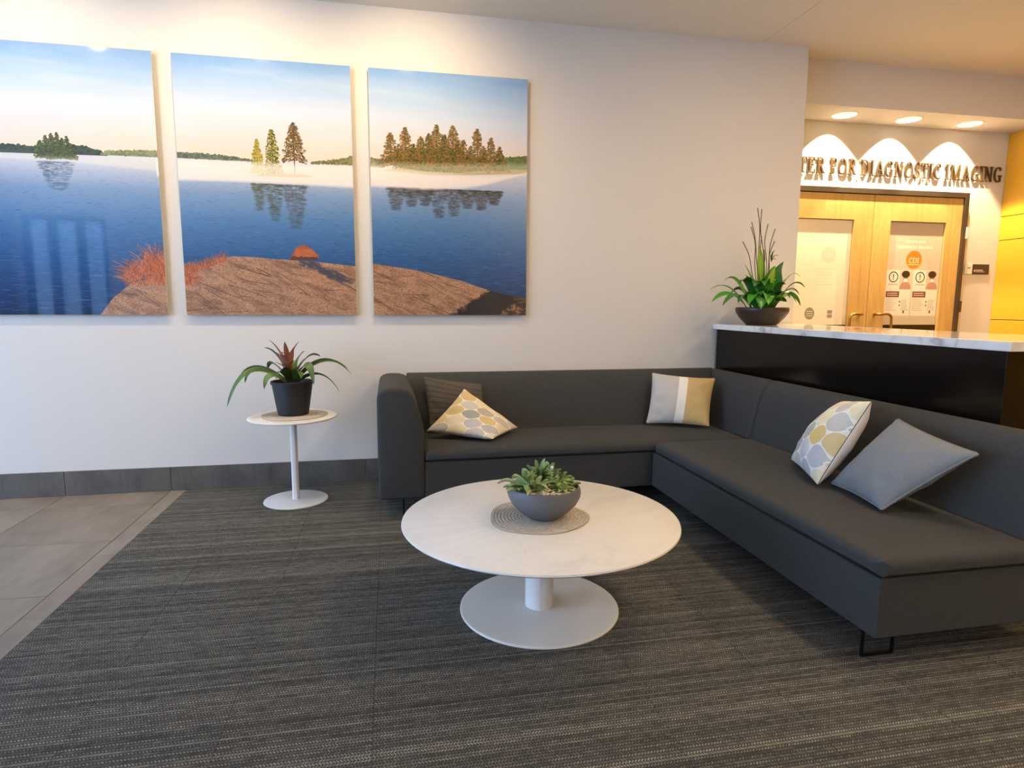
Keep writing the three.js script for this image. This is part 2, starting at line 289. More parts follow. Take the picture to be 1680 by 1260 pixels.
// ------------------------------------------------------------------ the three lake prints: one panorama over three acrylic panels
const PY0 = 1.127, PY1 = 2.674, PANELS = [[-2.379, -1.349], [-1.244, -0.212], [-0.104, 0.924]];
function paintLake(g, W, H, px0, px1) {
  seed = 777; const sc = W / (px1 - px0), X = (x) => (x - px0) * sc, Y = (y) => (PY1 - y) * (H / (PY1 - PY0)), L = (m) => m * sc;
  const poly = (pts, fill) => { g.fillStyle = fill; g.beginPath(); pts.forEach(([x, y], i) => i ? g.lineTo(X(x), Y(y)) : g.moveTo(X(x), Y(y))); g.closePath(); g.fill(); };
  const dots = (n, fn) => { for (let i = 0; i < n; i++) fn(); };
  const rgb = (a, o = 1) => `rgba(${a.map((c) => Math.round(clamp(c, 0, 255))).join(',')},${o})`;
  // sky
  let gr = g.createLinearGradient(0, Y(PY1), 0, Y(2.08)); [[0, '#7ea6d6'], [0.22, '#a2bfe0'], [0.5, '#c8d3e2'], [0.78, '#dfd2cc'], [1, '#e8cfba']].forEach(([k, c]) => gr.addColorStop(k, c)); g.fillStyle = gr; g.fillRect(0, 0, W, Y(2.05));
  dots(60, () => { const x = rr(-2.6, 1.1), y = rr(2.2, 2.7); g.fillStyle = rgb([240, 238, 238], 0.05); g.beginPath(); g.ellipse(X(x), Y(y), L(rr(0.1, 0.4)), L(rr(0.01, 0.04)), 0.05, 0, 7); g.fill(); });
  // water
  gr = g.createLinearGradient(0, Y(2.09), 0, Y(1.13)); [[0, '#d9d5d4'], [0.1, '#b4bccb'], [0.22, '#7d97b8'], [0.42, '#4a76a5'], [0.62, '#28578c'], [0.85, '#123b6b'], [1, '#0b2b52']].forEach(([k, c]) => gr.addColorStop(k, c)); g.fillStyle = gr; g.fillRect(0, Y(2.085), W, H);
  dots(5200, () => { const t = rnd(), y = 2.04 - 0.9 * t, x = rr(-2.4, 0.95), w = mix(0.012, 0.05, t) * rr(0.6, 1.6); g.strokeStyle = rnd() < 0.5 ? rgb([14, 44, 84], 0.22) : rgb([120, 155, 195], 0.2); g.lineWidth = L(mix(0.0012, 0.0045, t)); g.beginPath(); g.moveTo(X(x), Y(y)); g.quadraticCurveTo(X(x + w / 2), Y(y + 0.003 * t + 0.001), X(x + w), Y(y)); g.stroke(); });
  // far shores
  const shore = (pts, c1, c2) => { poly(pts, c1); const x0 = pts[0][0], x1 = pts[pts.length - 1][0]; dots(240, () => { const x = rr(x0, x1); let top = 0; for (let i = 0; i < pts.length - 1; i++) if (x >= pts[i][0] && x <= pts[i + 1][0]) top = mix(pts[i][1], pts[i + 1][1], (x - pts[i][0]) / (pts[i + 1][0] - pts[i][0] || 1)); if (top > 2.07) { g.fillStyle = rnd() < 0.5 ? c1 : c2; g.beginPath(); g.ellipse(X(x), Y(rr(2.075, top)), L(rr(0.004, 0.012)), L(rr(0.004, 0.01)), 0, 0, 7); g.fill(); } }); };
  shore([[-2.4, 2.055], [-2.4, 2.11], [-2.178, 2.106], [-2.0, 2.1], [-1.81, 2.118], [-1.737, 2.113], [-1.658, 2.09], [-1.62, 2.065]], '#3b4a37', '#2a3a2c');
  shore([[-1.66, 2.068], [-1.62, 2.092], [-1.5, 2.1], [-1.349, 2.106], [-1.3, 2.1], [-1.3, 2.07]], '#8a9165', '#6f7a52');
  shore([[-1.3, 2.072], [-1.3, 2.104], [-1.106, 2.104], [-0.98, 2.096], [-0.846, 2.082], [-0.8, 2.07]], '#6a755c', '#525f4c');
  shore([[-0.46, 2.078], [-0.4, 2.09], [-0.32, 2.102], [-0.214, 2.13], [-0.1, 2.128], [-0.02, 2.12], [-0.02, 2.07]], '#8b8458', '#6c6c46');
  shore([[0.7, 2.09], [0.74, 2.16], [0.8, 2.173], [0.93, 2.185], [0.93, 2.09]], '#5c6b3c', '#6f7a48');
  // trees
  const blob = (x, y, r, cols, n, sq = 1) => dots(n, () => { const a = rnd() * 6.283, q = Math.sqrt(rnd()) * r; g.fillStyle = rgb(cols[Math.floor(rnd() * cols.length)], 0.85); g.beginPath(); g.ellipse(X(x + Math.cos(a) * q), Y(y + Math.sin(a) * q * sq), L(rr(0.003, 0.008)), L(rr(0.002, 0.006)), rr(0, 3), 0, 7); g.fill(); });
  const conifer = (x, y0, y1, w, cols, gap = 0, trunk = [74, 52, 36]) => {
    g.strokeStyle = rgb(trunk); g.lineWidth = L(0.006); g.beginPath(); g.moveTo(X(x), Y(y0)); g.lineTo(X(x), Y(y1 - 0.01)); g.stroke();
    const n = Math.round((y1 - y0) / 0.008);
    for (let i = 0; i < n; i++) { const t = i / n, y = mix(y1, y0, t), hw = w * (0.12 + 0.88 * Math.pow(t, 0.75)) * rr(0.6, 1.15); if (gap && (t > 0.72 || rnd() < gap)) continue; const m = Math.round(8 + hw * 500); dots(m, () => { const s = rr(-1, 1); g.fillStyle = rgb(cols[Math.floor(rnd() * cols.length)], 0.85); g.beginPath(); g.ellipse(X(x + s * hw), Y(y - Math.abs(s) * hw * 0.25 + rr(-0.006, 0.006)), L(rr(0.003, 0.008)), L(rr(0.0015, 0.004)), s * 0.4, 0, 7); g.fill(); }); }
  };
  const refl = (x, w, y0, y1, col, n = 130) => dots(n * 3, () => { const t = Math.pow(rnd(), 1.3), y = mix(y0, y1, t), hw = w * (1 - 0.6 * t); g.fillStyle = rgb(col, 0.17 * (1 - t * 0.5)); g.beginPath(); g.ellipse(X(x + rr(-1, 1) * hw), Y(y), L(rr(0.006, 0.02)), L(rr(0.002, 0.006)), 0, 0, 7); g.fill(); });
  const GR = [[52, 66, 26], [72, 84, 32], [40, 50, 24], [94, 98, 44]], YE = [[168, 150, 40], [130, 128, 40], [196, 172, 60], [96, 104, 34]], PI = [[110, 84, 38], [82, 70, 34], [140, 104, 48], [60, 58, 30]], OR = [[170, 106, 54], [140, 92, 44], [92, 88, 40], [110, 104, 48], [64, 74, 32]];
  blob(-1.93, 2.075, 0.07, GR, 420, 0.6); blob(-1.86, 2.08, 0.055, GR, 320, 0.6); [[-1.975, 2.13], [-1.945, 2.16], [-1.915, 2.172], [-1.885, 2.178], [-1.86, 2.15], [-1.835, 2.158], [-1.815, 2.12]].forEach(([x, y]) => conifer(x, 2.04, y, 0.045, GR));
  refl(-1.9, 0.1, 2.02, 1.86, [50, 70, 88], 120);
  // islet with three trees
  poly([[-0.82, 1.985], [-0.72, 2.008], [-0.5, 2.006], [-0.45, 1.995], [-0.55, 1.986]], '#8c7a4c');
  conifer(-0.785, 2.0, 2.2, 0.05, YE); conifer(-0.697, 2.0, 2.262, 0.065, [...YE, ...GR]); conifer(-0.566, 2.005, 2.31, 0.1, PI, 0.16);
  refl(-0.785, 0.04, 1.94, 1.775, [70, 78, 52]); refl(-0.694, 0.055, 1.94, 1.715, [62, 72, 50], 180); refl(-0.568, 0.075, 1.94, 1.67, [66, 66, 58], 240);
  // large island
  poly([[-0.05, 2.05], [0.1, 2.075], [0.5, 2.085], [0.76, 2.09], [0.93, 2.1], [0.93, 2.07], [0.5, 2.045], [0.25, 2.035]], '#a8925a');
  blob(0.35, 2.12, 0.36, [...GR, ...OR, [84, 108, 36]], 3600, 0.17); blob(0.3, 2.15, 0.24, [...GR, [84, 108, 36]], 1600, 0.22); blob(0.25, 2.13, 0.22, [[112, 136, 44], [134, 150, 58], [90, 118, 40]], 900, 0.25);
  [[-0.025, 2.12], [0.025, 2.286], [0.069, 2.19], [0.118, 2.321], [0.17, 2.22], [0.218, 2.27], [0.27, 2.29], [0.32, 2.348], [0.371, 2.29], [0.427, 2.35], [0.46, 2.25], [0.494, 2.266], [0.54, 2.2], [0.587, 2.336], [0.635, 2.2], [0.68, 2.287], [0.737, 2.232], [0.762, 2.144]].forEach(([x, t], i) => conifer(x, 2.085, t, 0.034 + (t - 2.08) * 0.2, i % 2 ? OR : [...GR, ...OR], 0));
  [[0.054, 1.805], [0.15, 1.83], [0.24, 1.84], [0.33, 1.764], [0.43, 1.778], [0.52, 1.83], [0.614, 1.824], [0.7, 1.86]].forEach(([x, y]) => refl(x, 0.06, 1.95, y, [60, 58, 54], 170));
  // pale bands with softened edges, painted across the water and shoreline
  const paleBand = (pts, a) => { for (let k = 0; k < 10; k++) { g.fillStyle = `rgba(244,232,214,${a / 10})`; const d = k * 0.0022; g.beginPath(); pts.forEach(([x, y0], i) => i ? g.lineTo(X(x), Y(y0 + d)) : g.moveTo(X(x), Y(y0 + d))); [...pts].reverse().forEach(([x, , y1]) => g.lineTo(X(x), Y(y1 - d * 1.6))); g.closePath(); g.fill(); } };
  paleBand([[-1.36, 1.952, 2.066], [-1.25, 1.936, 2.07], [-0.87, 1.94, 2.075], [-0.5, 1.936, 2.075], [-0.2, 1.93, 2.08], [-0.1, 1.944, 2.08], [0.25, 1.936, 2.06], [0.5, 1.955, 2.055], [0.655, 1.985, 2.06], [0.93, 2.07, 2.09]], 1.35);
  paleBand([[-0.1, 2.02, 2.11], [0.3, 2.03, 2.12], [0.93, 2.07, 2.15]], 0.55); paleBand([[-2.4, 2.02, 2.06], [-1.9, 2.02, 2.06], [-1.34, 1.98, 2.07]], 0.5);
  // granite shore
  const rock = [[-1.75, 1.1], [-1.73, 1.126], [-1.654, 1.226], [-1.547, 1.319], [-1.338, 1.377], [-1.233, 1.37], [-1.144, 1.425], [-1.05, 1.47], [-0.964, 1.491], [-0.85, 1.49], [-0.711, 1.48], [-0.58, 1.474], [-0.452, 1.466], [-0.214, 1.442], [-0.101, 1.46], [0.086, 1.435], [0.245, 1.41], [0.489, 1.353], [0.655, 1.297], [0.781, 1.265], [0.95, 1.236], [0.95, 1.1]];
  g.save(); g.beginPath(); rock.forEach(([x, y], i) => i ? g.lineTo(X(x), Y(y)) : g.moveTo(X(x), Y(y))); g.closePath(); g.clip();
  g.fillStyle = '#a67a5c'; g.fillRect(0, Y(1.6), W, H);
  dots(26000, () => { const x = rr(-1.8, 0.95), y = rr(1.1, 1.5), c = [[206, 160, 122], [140, 96, 68], [96, 68, 52], [220, 168, 124], [168, 118, 84], [186, 148, 120]][Math.floor(rnd() * 6)]; g.fillStyle = rgb(c, 0.6); g.beginPath(); g.ellipse(X(x), Y(y), L(rr(0.0015, 0.0055)), L(rr(0.001, 0.003)), rr(-0.4, 0.1), 0, 7); g.fill(); });
  dots(420, () => { const x = rr(-1.7, 0.95), y = rr(1.1, 1.48), dk = rnd() < 0.6; g.fillStyle = dk ? rgb([70, 46, 34], 0.16) : rgb([226, 172, 126], 0.14); g.beginPath(); g.ellipse(X(x), Y(y), L(rr(0.02, 0.09)), L(rr(0.006, 0.022)), 0.35 + rr(-0.2, 0.2), 0, 7); g.fill(); });
  dots(60, () => { const x = rr(-1.6, 0.9), y = rr(1.12, 1.46), l = rr(0.04, 0.26), s = rr(-0.8, 0.1); g.strokeStyle = rgb([52, 36, 28], 0.6); g.lineWidth = L(rr(0.002, 0.005)); g.beginPath(); g.moveTo(X(x), Y(y)); g.bezierCurveTo(X(x + l * 0.3), Y(y + l * 0.3 * s + rr(-0.02, 0.02)), X(x + l * 0.6), Y(y + l * 0.6 * s), X(x + l), Y(y + l * s)); g.stroke(); });
  dots(900, () => { const t = rnd(), x = 0.4 + t * 0.34 + rr(-0.05, 0.12), y = 1.1 + t * 0.22 + rr(-0.12, 0.0); g.fillStyle = rgb([28, 26, 28], 0.5); g.beginPath(); g.ellipse(X(x), Y(y), L(rr(0.01, 0.03)), L(rr(0.006, 0.018)), -0.4, 0, 7); g.fill(); });
  dots(260, () => { const t = rnd(), x = -0.53 + t * 0.26 + rr(-0.05, 0.05), y = 1.464 - t * 0.12 + rr(-0.014, 0.014); g.fillStyle = rgb([64, 66, 76], 0.4); g.beginPath(); g.ellipse(X(x), Y(y), L(rr(0.008, 0.026)), L(rr(0.003, 0.008)), 0.4, 0, 7); g.fill(); });
  dots(500, () => { const x = rr(0.62, 0.95), y = rr(1.1, 1.28); g.fillStyle = rgb([44, 36, 36], 0.4); g.beginPath(); g.ellipse(X(x), Y(y), L(rr(0.006, 0.022)), L(rr(0.004, 0.01)), 0, 0, 7); g.fill(); });
  g.restore();
  // boulder
  poly([[-0.62, 1.474], [-0.58, 1.551], [-0.534, 1.571], [-0.5, 1.56], [-0.469, 1.53], [-0.441, 1.512], [-0.441, 1.478]], '#a2552c'); poly([[-0.62, 1.474], [-0.6, 1.5], [-0.45, 1.496], [-0.441, 1.478]], '#5a3322');
  dots(160, () => { g.fillStyle = rgb([190, 108, 62], 0.5); g.beginPath(); g.ellipse(X(rr(-0.58, -0.46)), Y(rr(1.495, 1.545)), L(0.006), L(0.003), 0, 0, 7); g.fill(); });
  // dry grass
  dots(900, () => { const x = rr(-1.58, -1.2), k = 1 - Math.abs((x + 1.41) / 0.2), b = rr(1.3, 1.4), h = rr(0.08, 0.2) * Math.max(0.35, k); g.strokeStyle = rgb([[196, 96, 44], [150, 70, 34], [222, 134, 76], [110, 52, 30]][Math.floor(rnd() * 4)], 0.8); g.lineWidth = L(rr(0.0012, 0.003)); g.beginPath(); g.moveTo(X(x), Y(b)); g.quadraticCurveTo(X(x + rr(-0.03, 0.03)), Y(b + h * 0.6), X(x + rr(-0.09, 0.09)), Y(b + h)); g.stroke(); });
  dots(420, () => { const x = rr(-1.24, -1.0), b = mix(1.37, 1.46, (x + 1.24) / 0.24), h = rr(0.02, 0.07); g.strokeStyle = rgb([[168, 84, 44], [120, 64, 40], [206, 126, 74]][Math.floor(rnd() * 3)], 0.7); g.lineWidth = L(0.002); g.beginPath(); g.moveTo(X(x), Y(b)); g.lineTo(X(x + rr(-0.03, 0.03)), Y(b + h)); g.stroke(); });
}
const acrylicEdge = phys({ color: '#cfc8a8', roughness: 0.25 });
PANELS.forEach(([a, b], i) => {
  const label = ['lake print with a round tree clump on the water and orange grass', 'middle lake print with three trees on a small islet', 'lake print with a long island of tall conifers'][i];
  const t = thing('photo_panel', label, 'picture', [(a + b) / 2, PY0, 0], 'panels of the lake panorama'), w = b - a, h = PY1 - PY0;
  mesh('acrylic_sheet', box(-w / 2, w / 2, 0, h, 0.018, 0.0295, 0.0015), acrylicEdge, t);
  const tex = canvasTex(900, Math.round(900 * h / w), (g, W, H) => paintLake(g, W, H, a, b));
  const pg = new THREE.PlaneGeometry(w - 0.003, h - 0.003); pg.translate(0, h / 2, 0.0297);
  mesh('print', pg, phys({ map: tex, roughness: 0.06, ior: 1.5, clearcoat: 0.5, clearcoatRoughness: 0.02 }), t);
  for (const sx of [-1, 1]) for (const y of [0.12, h - 0.12]) { const g = new THREE.CylinderGeometry(0.012, 0.012, 0.018, 16); g.rotateX(Math.PI / 2); g.translate(sx * (w / 2 - 0.12), y, 0.009); mesh('standoff', g, M.whiteMetal, t); }
});

// ------------------------------------------------------------------ double door
const door = structure('door_1', 'maple double door with papered glass and dark frame', 'door');
{
  const fz0 = ZD, fz1 = ZD + 0.045, x0 = 3.137, x1 = 5.036, top = 2.192, j = 0.045;
  mesh('door_frame', [box(x0, x0 + j, 0, top, fz0, fz1, 0.003), box(x1 - j, x1, 0, top, fz0, fz1, 0.003), box(x0 + j, x1 - j, top - j, top, fz0, fz1, 0.003)], M.bronze, door);
  const noticePhoto = (g, x, y, w, h) => { g.save(); g.beginPath(); g.rect(x, y, w, h); g.clip(); g.fillStyle = '#cdbfae'; g.fillRect(x, y, w, h); g.fillStyle = '#b98d78'; g.beginPath(); g.ellipse(x + w * 0.52, y + h * 0.93, w * 0.46, h * 0.34, 0, 0, 7); g.fill(); g.fillStyle = '#a97a5c'; g.beginPath(); g.ellipse(x + w * 0.5, y + h * 0.42, w * 0.19, h * 0.22, 0, 0, 7); g.fill(); g.fillStyle = '#3c2719'; g.beginPath(); g.ellipse(x + w * 0.5, y + h * 0.2, w * 0.34, h * 0.19, 0, 0, 7); g.fill(); g.fillStyle = '#eee7dd'; g.fillRect(x + w * 0.36, y + h * 0.44, w * 0.3, h * 0.17); g.restore(); };
  const posterR = (g, W, H) => {
    g.fillStyle = '#c9baa6'; g.fillRect(0, 0, W, H); g.fillStyle = '#f2ebdf'; g.textAlign = 'center'; g.font = `bold ${H * 0.036}px serif`; g.fillText('CENTER FOR', W / 2, H * 0.2); g.fillText('DIAGNOSTIC IMAGING', W / 2, H * 0.25);
    g.fillStyle = '#c1802b'; g.beginPath(); g.arc(W / 2, H * 0.36, W * 0.145, 0, 7); g.fill(); g.fillStyle = '#f5ead4'; g.font = `${H * 0.07}px serif`; g.fillText('CDI', W / 2, H * 0.392); g.fillRect(W * 0.39, H * 0.405, W * 0.22, H * 0.005);
    for (const k of [0, 1]) {
      const x = W * (0.02 + k * 0.49), w = W * 0.47; g.fillStyle = '#e8dfd0'; g.fillRect(x, H * 0.46, w, H * 0.45);
      g.strokeStyle = '#3a332d'; g.lineWidth = W * 0.016; g.beginPath(); g.arc(x + w * 0.28, H * 0.53, W * 0.078, 0, 7); g.stroke(); g.fillStyle = '#3a332d'; g.font = `bold ${H * 0.075}px sans-serif`; g.fillText('!', x + w * 0.28, H * 0.557); g.font = `${H * 0.02}px sans-serif`; g.fillText('ATTENTION', x + w * 0.28, H * 0.61);
      noticePhoto(g, x + w * 0.52, H * 0.465, w * 0.47, H * 0.185);
      g.fillStyle = '#7c4036'; g.fillRect(x + w * 0.03, H * 0.67, w * 0.52, H * 0.058); g.fillStyle = '#d9c4b8'; g.fillRect(x + w * 0.08, H * 0.684, w * 0.4, H * 0.008); g.fillRect(x + w * 0.08, H * 0.704, w * 0.42, H * 0.008);
      g.fillStyle = '#a89d8e'; for (let i = 0; i < 7; i++) { g.fillRect(x + w * 0.04, H * (0.745 + i * 0.018), w * (0.3 + 0.16 * hash(i, k, 4)), H * 0.005); g.fillRect(x + w * 0.66, H * (0.755 + i * 0.016), w * (0.18 + 0.12 * hash(i, k, 6)), H * 0.005); }
      g.fillStyle = '#4d453c'; g.fillRect(x + w * 0.57, H * 0.765, w * 0.05, H * 0.014); g.fillRect(x + w * 0.57, H * 0.8, w * 0.05, H * 0.014); g.fillRect(x + w * 0.74, H * 0.86, w * 0.06, H * 0.025);
    }
  };
  const posterL = (g, W, H) => {
    g.fillStyle = '#ece2cf'; g.fillRect(0, 0, W, H); g.fillStyle = '#dcd1c0'; g.beginPath(); g.arc(W * 0.63, H * 0.33, W * 0.125, 0, 7); g.fill(); g.fillStyle = '#ece3d4'; g.textAlign = 'center'; g.font = `${H * 0.06}px serif`; g.fillText('CDI', W * 0.63, H * 0.35);
    g.fillStyle = '#ded3c1'; for (let i = 0; i < 6; i++) g.fillRect(W * 0.42, H * (0.46 + i * 0.03), W * (0.22 + 0.2 * hash(i, 2, 4)), H * 0.006);
    g.fillStyle = '#94897b'; g.beginPath(); g.ellipse(W * 0.36, H * 0.89, W * 0.085, H * 0.058, 0, 0, 7); g.fill(); g.fillStyle = '#e2d7c6'; for (let i = 0; i < 3; i++) g.fillRect(W * 0.3, H * (0.865 + i * 0.022), W * 0.12, H * 0.006);
    g.fillStyle = '#8d8376'; for (let i = 0; i < 2; i++) g.fillRect(W * 0.67, H * (0.858 + i * 0.04), W * 0.085, H * 0.034); g.fillStyle = '#cfc4b3'; for (let i = 0; i < 4; i++) g.fillRect(W * 0.67, H * (0.868 + i * 0.018), W * 0.085, H * 0.003);
  };
  [[3.187, 4.086, 3.337, 3.902, posterL, -1], [4.09, 4.989, 4.263, 4.827, posterR, 1]].forEach(([a, b, wa, wb, paint, side], i) => {
    const lf = new THREE.Group(); lf.name = 'door_leaf'; door.add(lf); lf.userData.label = i ? 'door leaf with notices and orange logo poster' : 'door leaf with pale papered glass';
    const z0 = ZD + 0.002, z1 = ZD + 0.032, t = 2.143, wy0 = 0.62, wy1 = 1.93;
    mesh('leaf_panel', [box(a, wa, 0.012, t, z0, z1, 0.002), box(wb, b, 0.012, t, z0, z1, 0.002), box(wa, wb, 0.012, wy0, z0, z1, 0.002), box(wa, wb, wy1, t, z0, z1, 0.002)], M.maple, lf);
    mesh('glass', box(wa, wb, wy0, wy1, z0 + 0.004, z0 + 0.01, 0), phys({ color: '#16140d', roughness: 0.05 }), lf);  // opaque near-black colour stands in for the unlit space behind the glass
    const pg = new THREE.PlaneGeometry(wb - wa - 0.006, wy1 - 1.04); pg.translate((wa + wb) / 2, (wy1 + 1.04) / 2 - 0.003, z0 + 0.0105);
    mesh('poster', pg, phys({ map: canvasTex(512, 830, paint), roughness: 0.3 }), lf);
    const hx = side < 0 ? b - 0.075 : a + 0.075, dir = side < 0 ? -1 : 1, hz = z1 + 0.055;
    const U = (yT, yB) => tube([V(hx, yT, z1), V(hx, yT, hz - 0.01), V(hx + dir * 0.02, yT, hz), V(hx + dir * 0.1, yT, hz), V(hx + dir * 0.125, yT - 0.02, hz), V(hx + dir * 0.13, yT - 0.05, hz), V(hx + dir * 0.13, yB + 0.05, hz), V(hx + dir * 0.125, yB + 0.02, hz), V(hx + dir * 0.1, yB, hz), V(hx + dir * 0.02, yB, hz), V(hx, yB, hz - 0.01), V(hx, yB, z1)], 0.011, 90, 10);
    mesh('pull_handle', U(1.13, 0.9), M.brass, lf);
  });
  for (const y of [0.3, 1.2, 1.847]) mesh('hinge', box(5.025, 5.048, y - 0.05, y + 0.05, fz1 - 0.002, fz1 + 0.008, 0.003), y > 1.8 ? M.whiteMetal : M.bronze, door);
}

// raised letters over the door
{
  const font = await new FontLoader().loadAsync('fonts/droid/droid_serif_regular.typeface.json');
  const sign = thing('wall_lettering', 'raised bronze letters reading CENTER FOR DIAGNOSTIC IMAGING above the double door', 'sign', [0, 0, 0]);
  const txt = 'CENTER FOR DIAGNOSTIC IMAGING', size = 0.092 / 0.714, res = font.data.resolution, adv = (c) => (font.data.glyphs[c] || { ha: res * 0.3 }).ha * size / res;
  const nat = [...txt.slice(3)].reduce((s, c) => s + adv(c), 0), x0 = 3.352, x1 = 5.384, sxx = 0.7, extra = ((x1 - x0) - nat * sxx) / (txt.length - 4);
  let x = x0 - [...txt.slice(0, 3)].reduce((s, c) => s + adv(c) * sxx + extra, 0);
  const mat = std({ color: '#5c4629', roughness: 0.45, metalness: 0.4 });
  for (const c of txt) {
    if (c !== ' ') {
      const g = new THREE.ExtrudeGeometry(font.generateShapes(c, size), { depth: 0.011, bevelEnabled: true, bevelSize: 0.001, bevelThickness: 0.001, bevelSegments: 1, curveSegments: 5 });
      g.scale(sxx, 1, 1); g.translate(x, 2.302, ZD + 0.006); mesh('letter', g, mat, sign);
      g.computeBoundingBox(); const bb = g.boundingBox; const pin = new THREE.CylinderGeometry(0.002, 0.002, 0.007, 6); pin.rotateX(Math.PI / 2); pin.translate(bb.min.x + (c === 'O' || c === 'C' || c === 'G' || c === 'D' ? 0.012 : (bb.max.x - bb.min.x) / 2), 2.35, ZD + 0.0035); mesh('mounting_pin', pin, M.bronze, sign);
    }
    x += adv(c) * sxx + extra;
  }
}
{
  const t = thing('card_reader', 'small white wall plate beside the double door', 'wall plate', [5.128, 1.49, ZD]);
  mesh('plate', box(-0.04, 0.042, 0, 0.09, 0, 0.012, 0.004), M.whiteMetal, t); mesh('indicator', box(-0.012, 0.02, 0.05, 0.064, 0.011, 0.0135, 0.001), std({ color: '#9a958c', roughness: 0.5 }), t);
  const s = thing('room_sign', 'brown room sign plate with small white lettering beside the yellow wall', 'sign', [5.265, 1.49, ZD]);
  mesh('plate', box(-0.088, 0.088, 0, 0.09, 0, 0.01, 0.003), std({ color: '#3d2f24', roughness: 0.4 }), s);
  const pg = new THREE.PlaneGeometry(0.168, 0.082); pg.translate(0, 0.045, 0.0104);
  mesh('lettering', pg, std({ roughness: 0.4, map: canvasTex(336, 164, (g, W, H) => { g.fillStyle = '#3d2f24'; g.fillRect(0, 0, W, H); g.fillStyle = '#ece4d6'; g.fillRect(16, 92, 26, 36); g.font = 'bold 34px sans-serif'; g.fillText('IMAGING', 56, 112); g.fillRect(56, 124, 190, 6); }) }), s);
}

// ------------------------------------------------------------------ reception counter
{
  const t = thing('reception_counter', 'glossy black reception counter with white veined quartz top', 'counter', [2.345, 0, 0]);
  mesh('counter_body', box(0.03, 0.62, 0.002, 1.027, 0.02, 2.225, 0.002), M.counterBody, t);
  mesh('end_trim', box(0.024, 0.031, 0.002, 1.027, 0.012, 0.02, 0.001), std({ color: '#a9a59c', roughness: 0.35, metalness: 0.7 }), t);
  mesh('countertop', box(0, 0.66, 1.027, 1.066, 0.01, 2.262, 0.003), M.counterTop, t);
}

// ------------------------------------------------------------------ sofa
// profile [distance from the rear, height]; anticlockwise seen with the distance running right
const backProfile = (k) => smoothPoly(densify([[0, 0.13], [0.335 * k, 0.13], [0.325 * k, 0.3], [0.285 * k, 0.40], [0.262 * k, 0.49], [0.235 * k, 0.57], [0.20 * k, 0.655], [0.165 * k, 0.702], [0.125 * k, 0.732], [0.08 * k, 0.746], [0.03 * k, 0.748], [0.0, 0.73]], 0.02), 2);
// sweep a profile: place(d, y, s) gives the point; s0(d), s1(d) the ends along the length
function sweep(profile, place, s0, s1, r = 0.012, steps = 10) {
  const rings = [], ring = (pr, f) => pr.map(([d, y]) => { const a = s0(d), b = s1(d); return place(d, y, f(a, b)); });
  for (let k = 0; k <= 4; k++) { const t = k / 4 * Math.PI / 2; rings.push(ring(inset(profile, r * (1 - Math.sin(t))), (a) => a + r * (1 - Math.cos(t)))); }
  for (let k = 1; k < steps; k++) rings.push(ring(profile, (a, b) => mix(a + r, b - r, k / steps)));
  for (let k = 4; k >= 0; k--) { const t = k / 4 * Math.PI / 2; rings.push(ring(inset(profile, r * (1 - Math.sin(t))), (a, b) => b - r * (1 - Math.cos(t)))); }
  return rings;
}
const orient = (rings) => { // make sure the surface faces outwards
  let g = loft(rings); g.computeBoundingBox(); const c = g.boundingBox.getCenter(V()), p = g.attributes.position, n = g.attributes.normal; let s = 0; for (let i = 0; i < p.count; i++) s += (p.getX(i) - c.x) * n.getX(i) + (p.getY(i) - c.y) * n.getY(i) + (p.getZ(i) - c.z) * n.getZ(i);
  if (s < 0) g = loft([...rings].reverse()); return metreUV(toCreasedNormals(g, 1.1));
};
// padded slab with rounded edges and a slightly crowned top
function cushion(x0, x1, y0, y1, z0, z1, r, crown, corner = 0.03) {
  const w = (x1 - x0) / 2, h = (y1 - y0) / 2, d = (z1 - z0) / 2, nx = 44, nz = 44, ny = 8; let g = new THREE.BoxGeometry(2, 2, 2, nx, ny, nz); g.deleteAttribute('uv'); g.deleteAttribute('normal'); g = mergeVertices(g);
  const p = g.attributes.position, e = (u, q) => Math.sign(u) * (1 - Math.pow(1 - Math.abs(u), q));
  for (let i = 0; i < p.count; i++) {
    const u = e(p.getX(i), 2.6), v = p.getY(i), t = e(p.getZ(i), 2.6), q = V(u * w, v * h, t * d);
    const cx = clamp(q.x, -(w - corner), w - corner), cz = clamp(q.z, -(d - corner), d - corner), dx = q.x - cx, dz = q.z - cz, l = Math.hypot(dx, dz); if (dx && dz && l > 1e-6) { const m = Math.max(Math.abs(dx), Math.abs(dz)); q.x = cx + dx / l * m; q.z = cz + dz / l * m; }
    const edge = Math.min(w - Math.abs(q.x), d - Math.abs(q.z)), rr2 = Math.max(0, 1 - edge / r), drop = rr2 > 0 ? r * (1 - Math.sqrt(Math.max(0, 1 - rr2 * rr2))) : 0; // edge rounding
    const k = (1 - u ** 4) * (1 - t ** 4); if (v > 0) q.y = q.y - v * Math.min(drop, h * 0.9) + crown * k * v; else q.y = q.y - v * Math.min(drop, h * 0.5);
    p.setXYZ(i, q.x + (x0 + x1) / 2, q.y + (y0 + y1) / 2, q.z + (z0 + z1) / 2);
  }
  g.computeVertexNormals(); return metreUV(g);
}
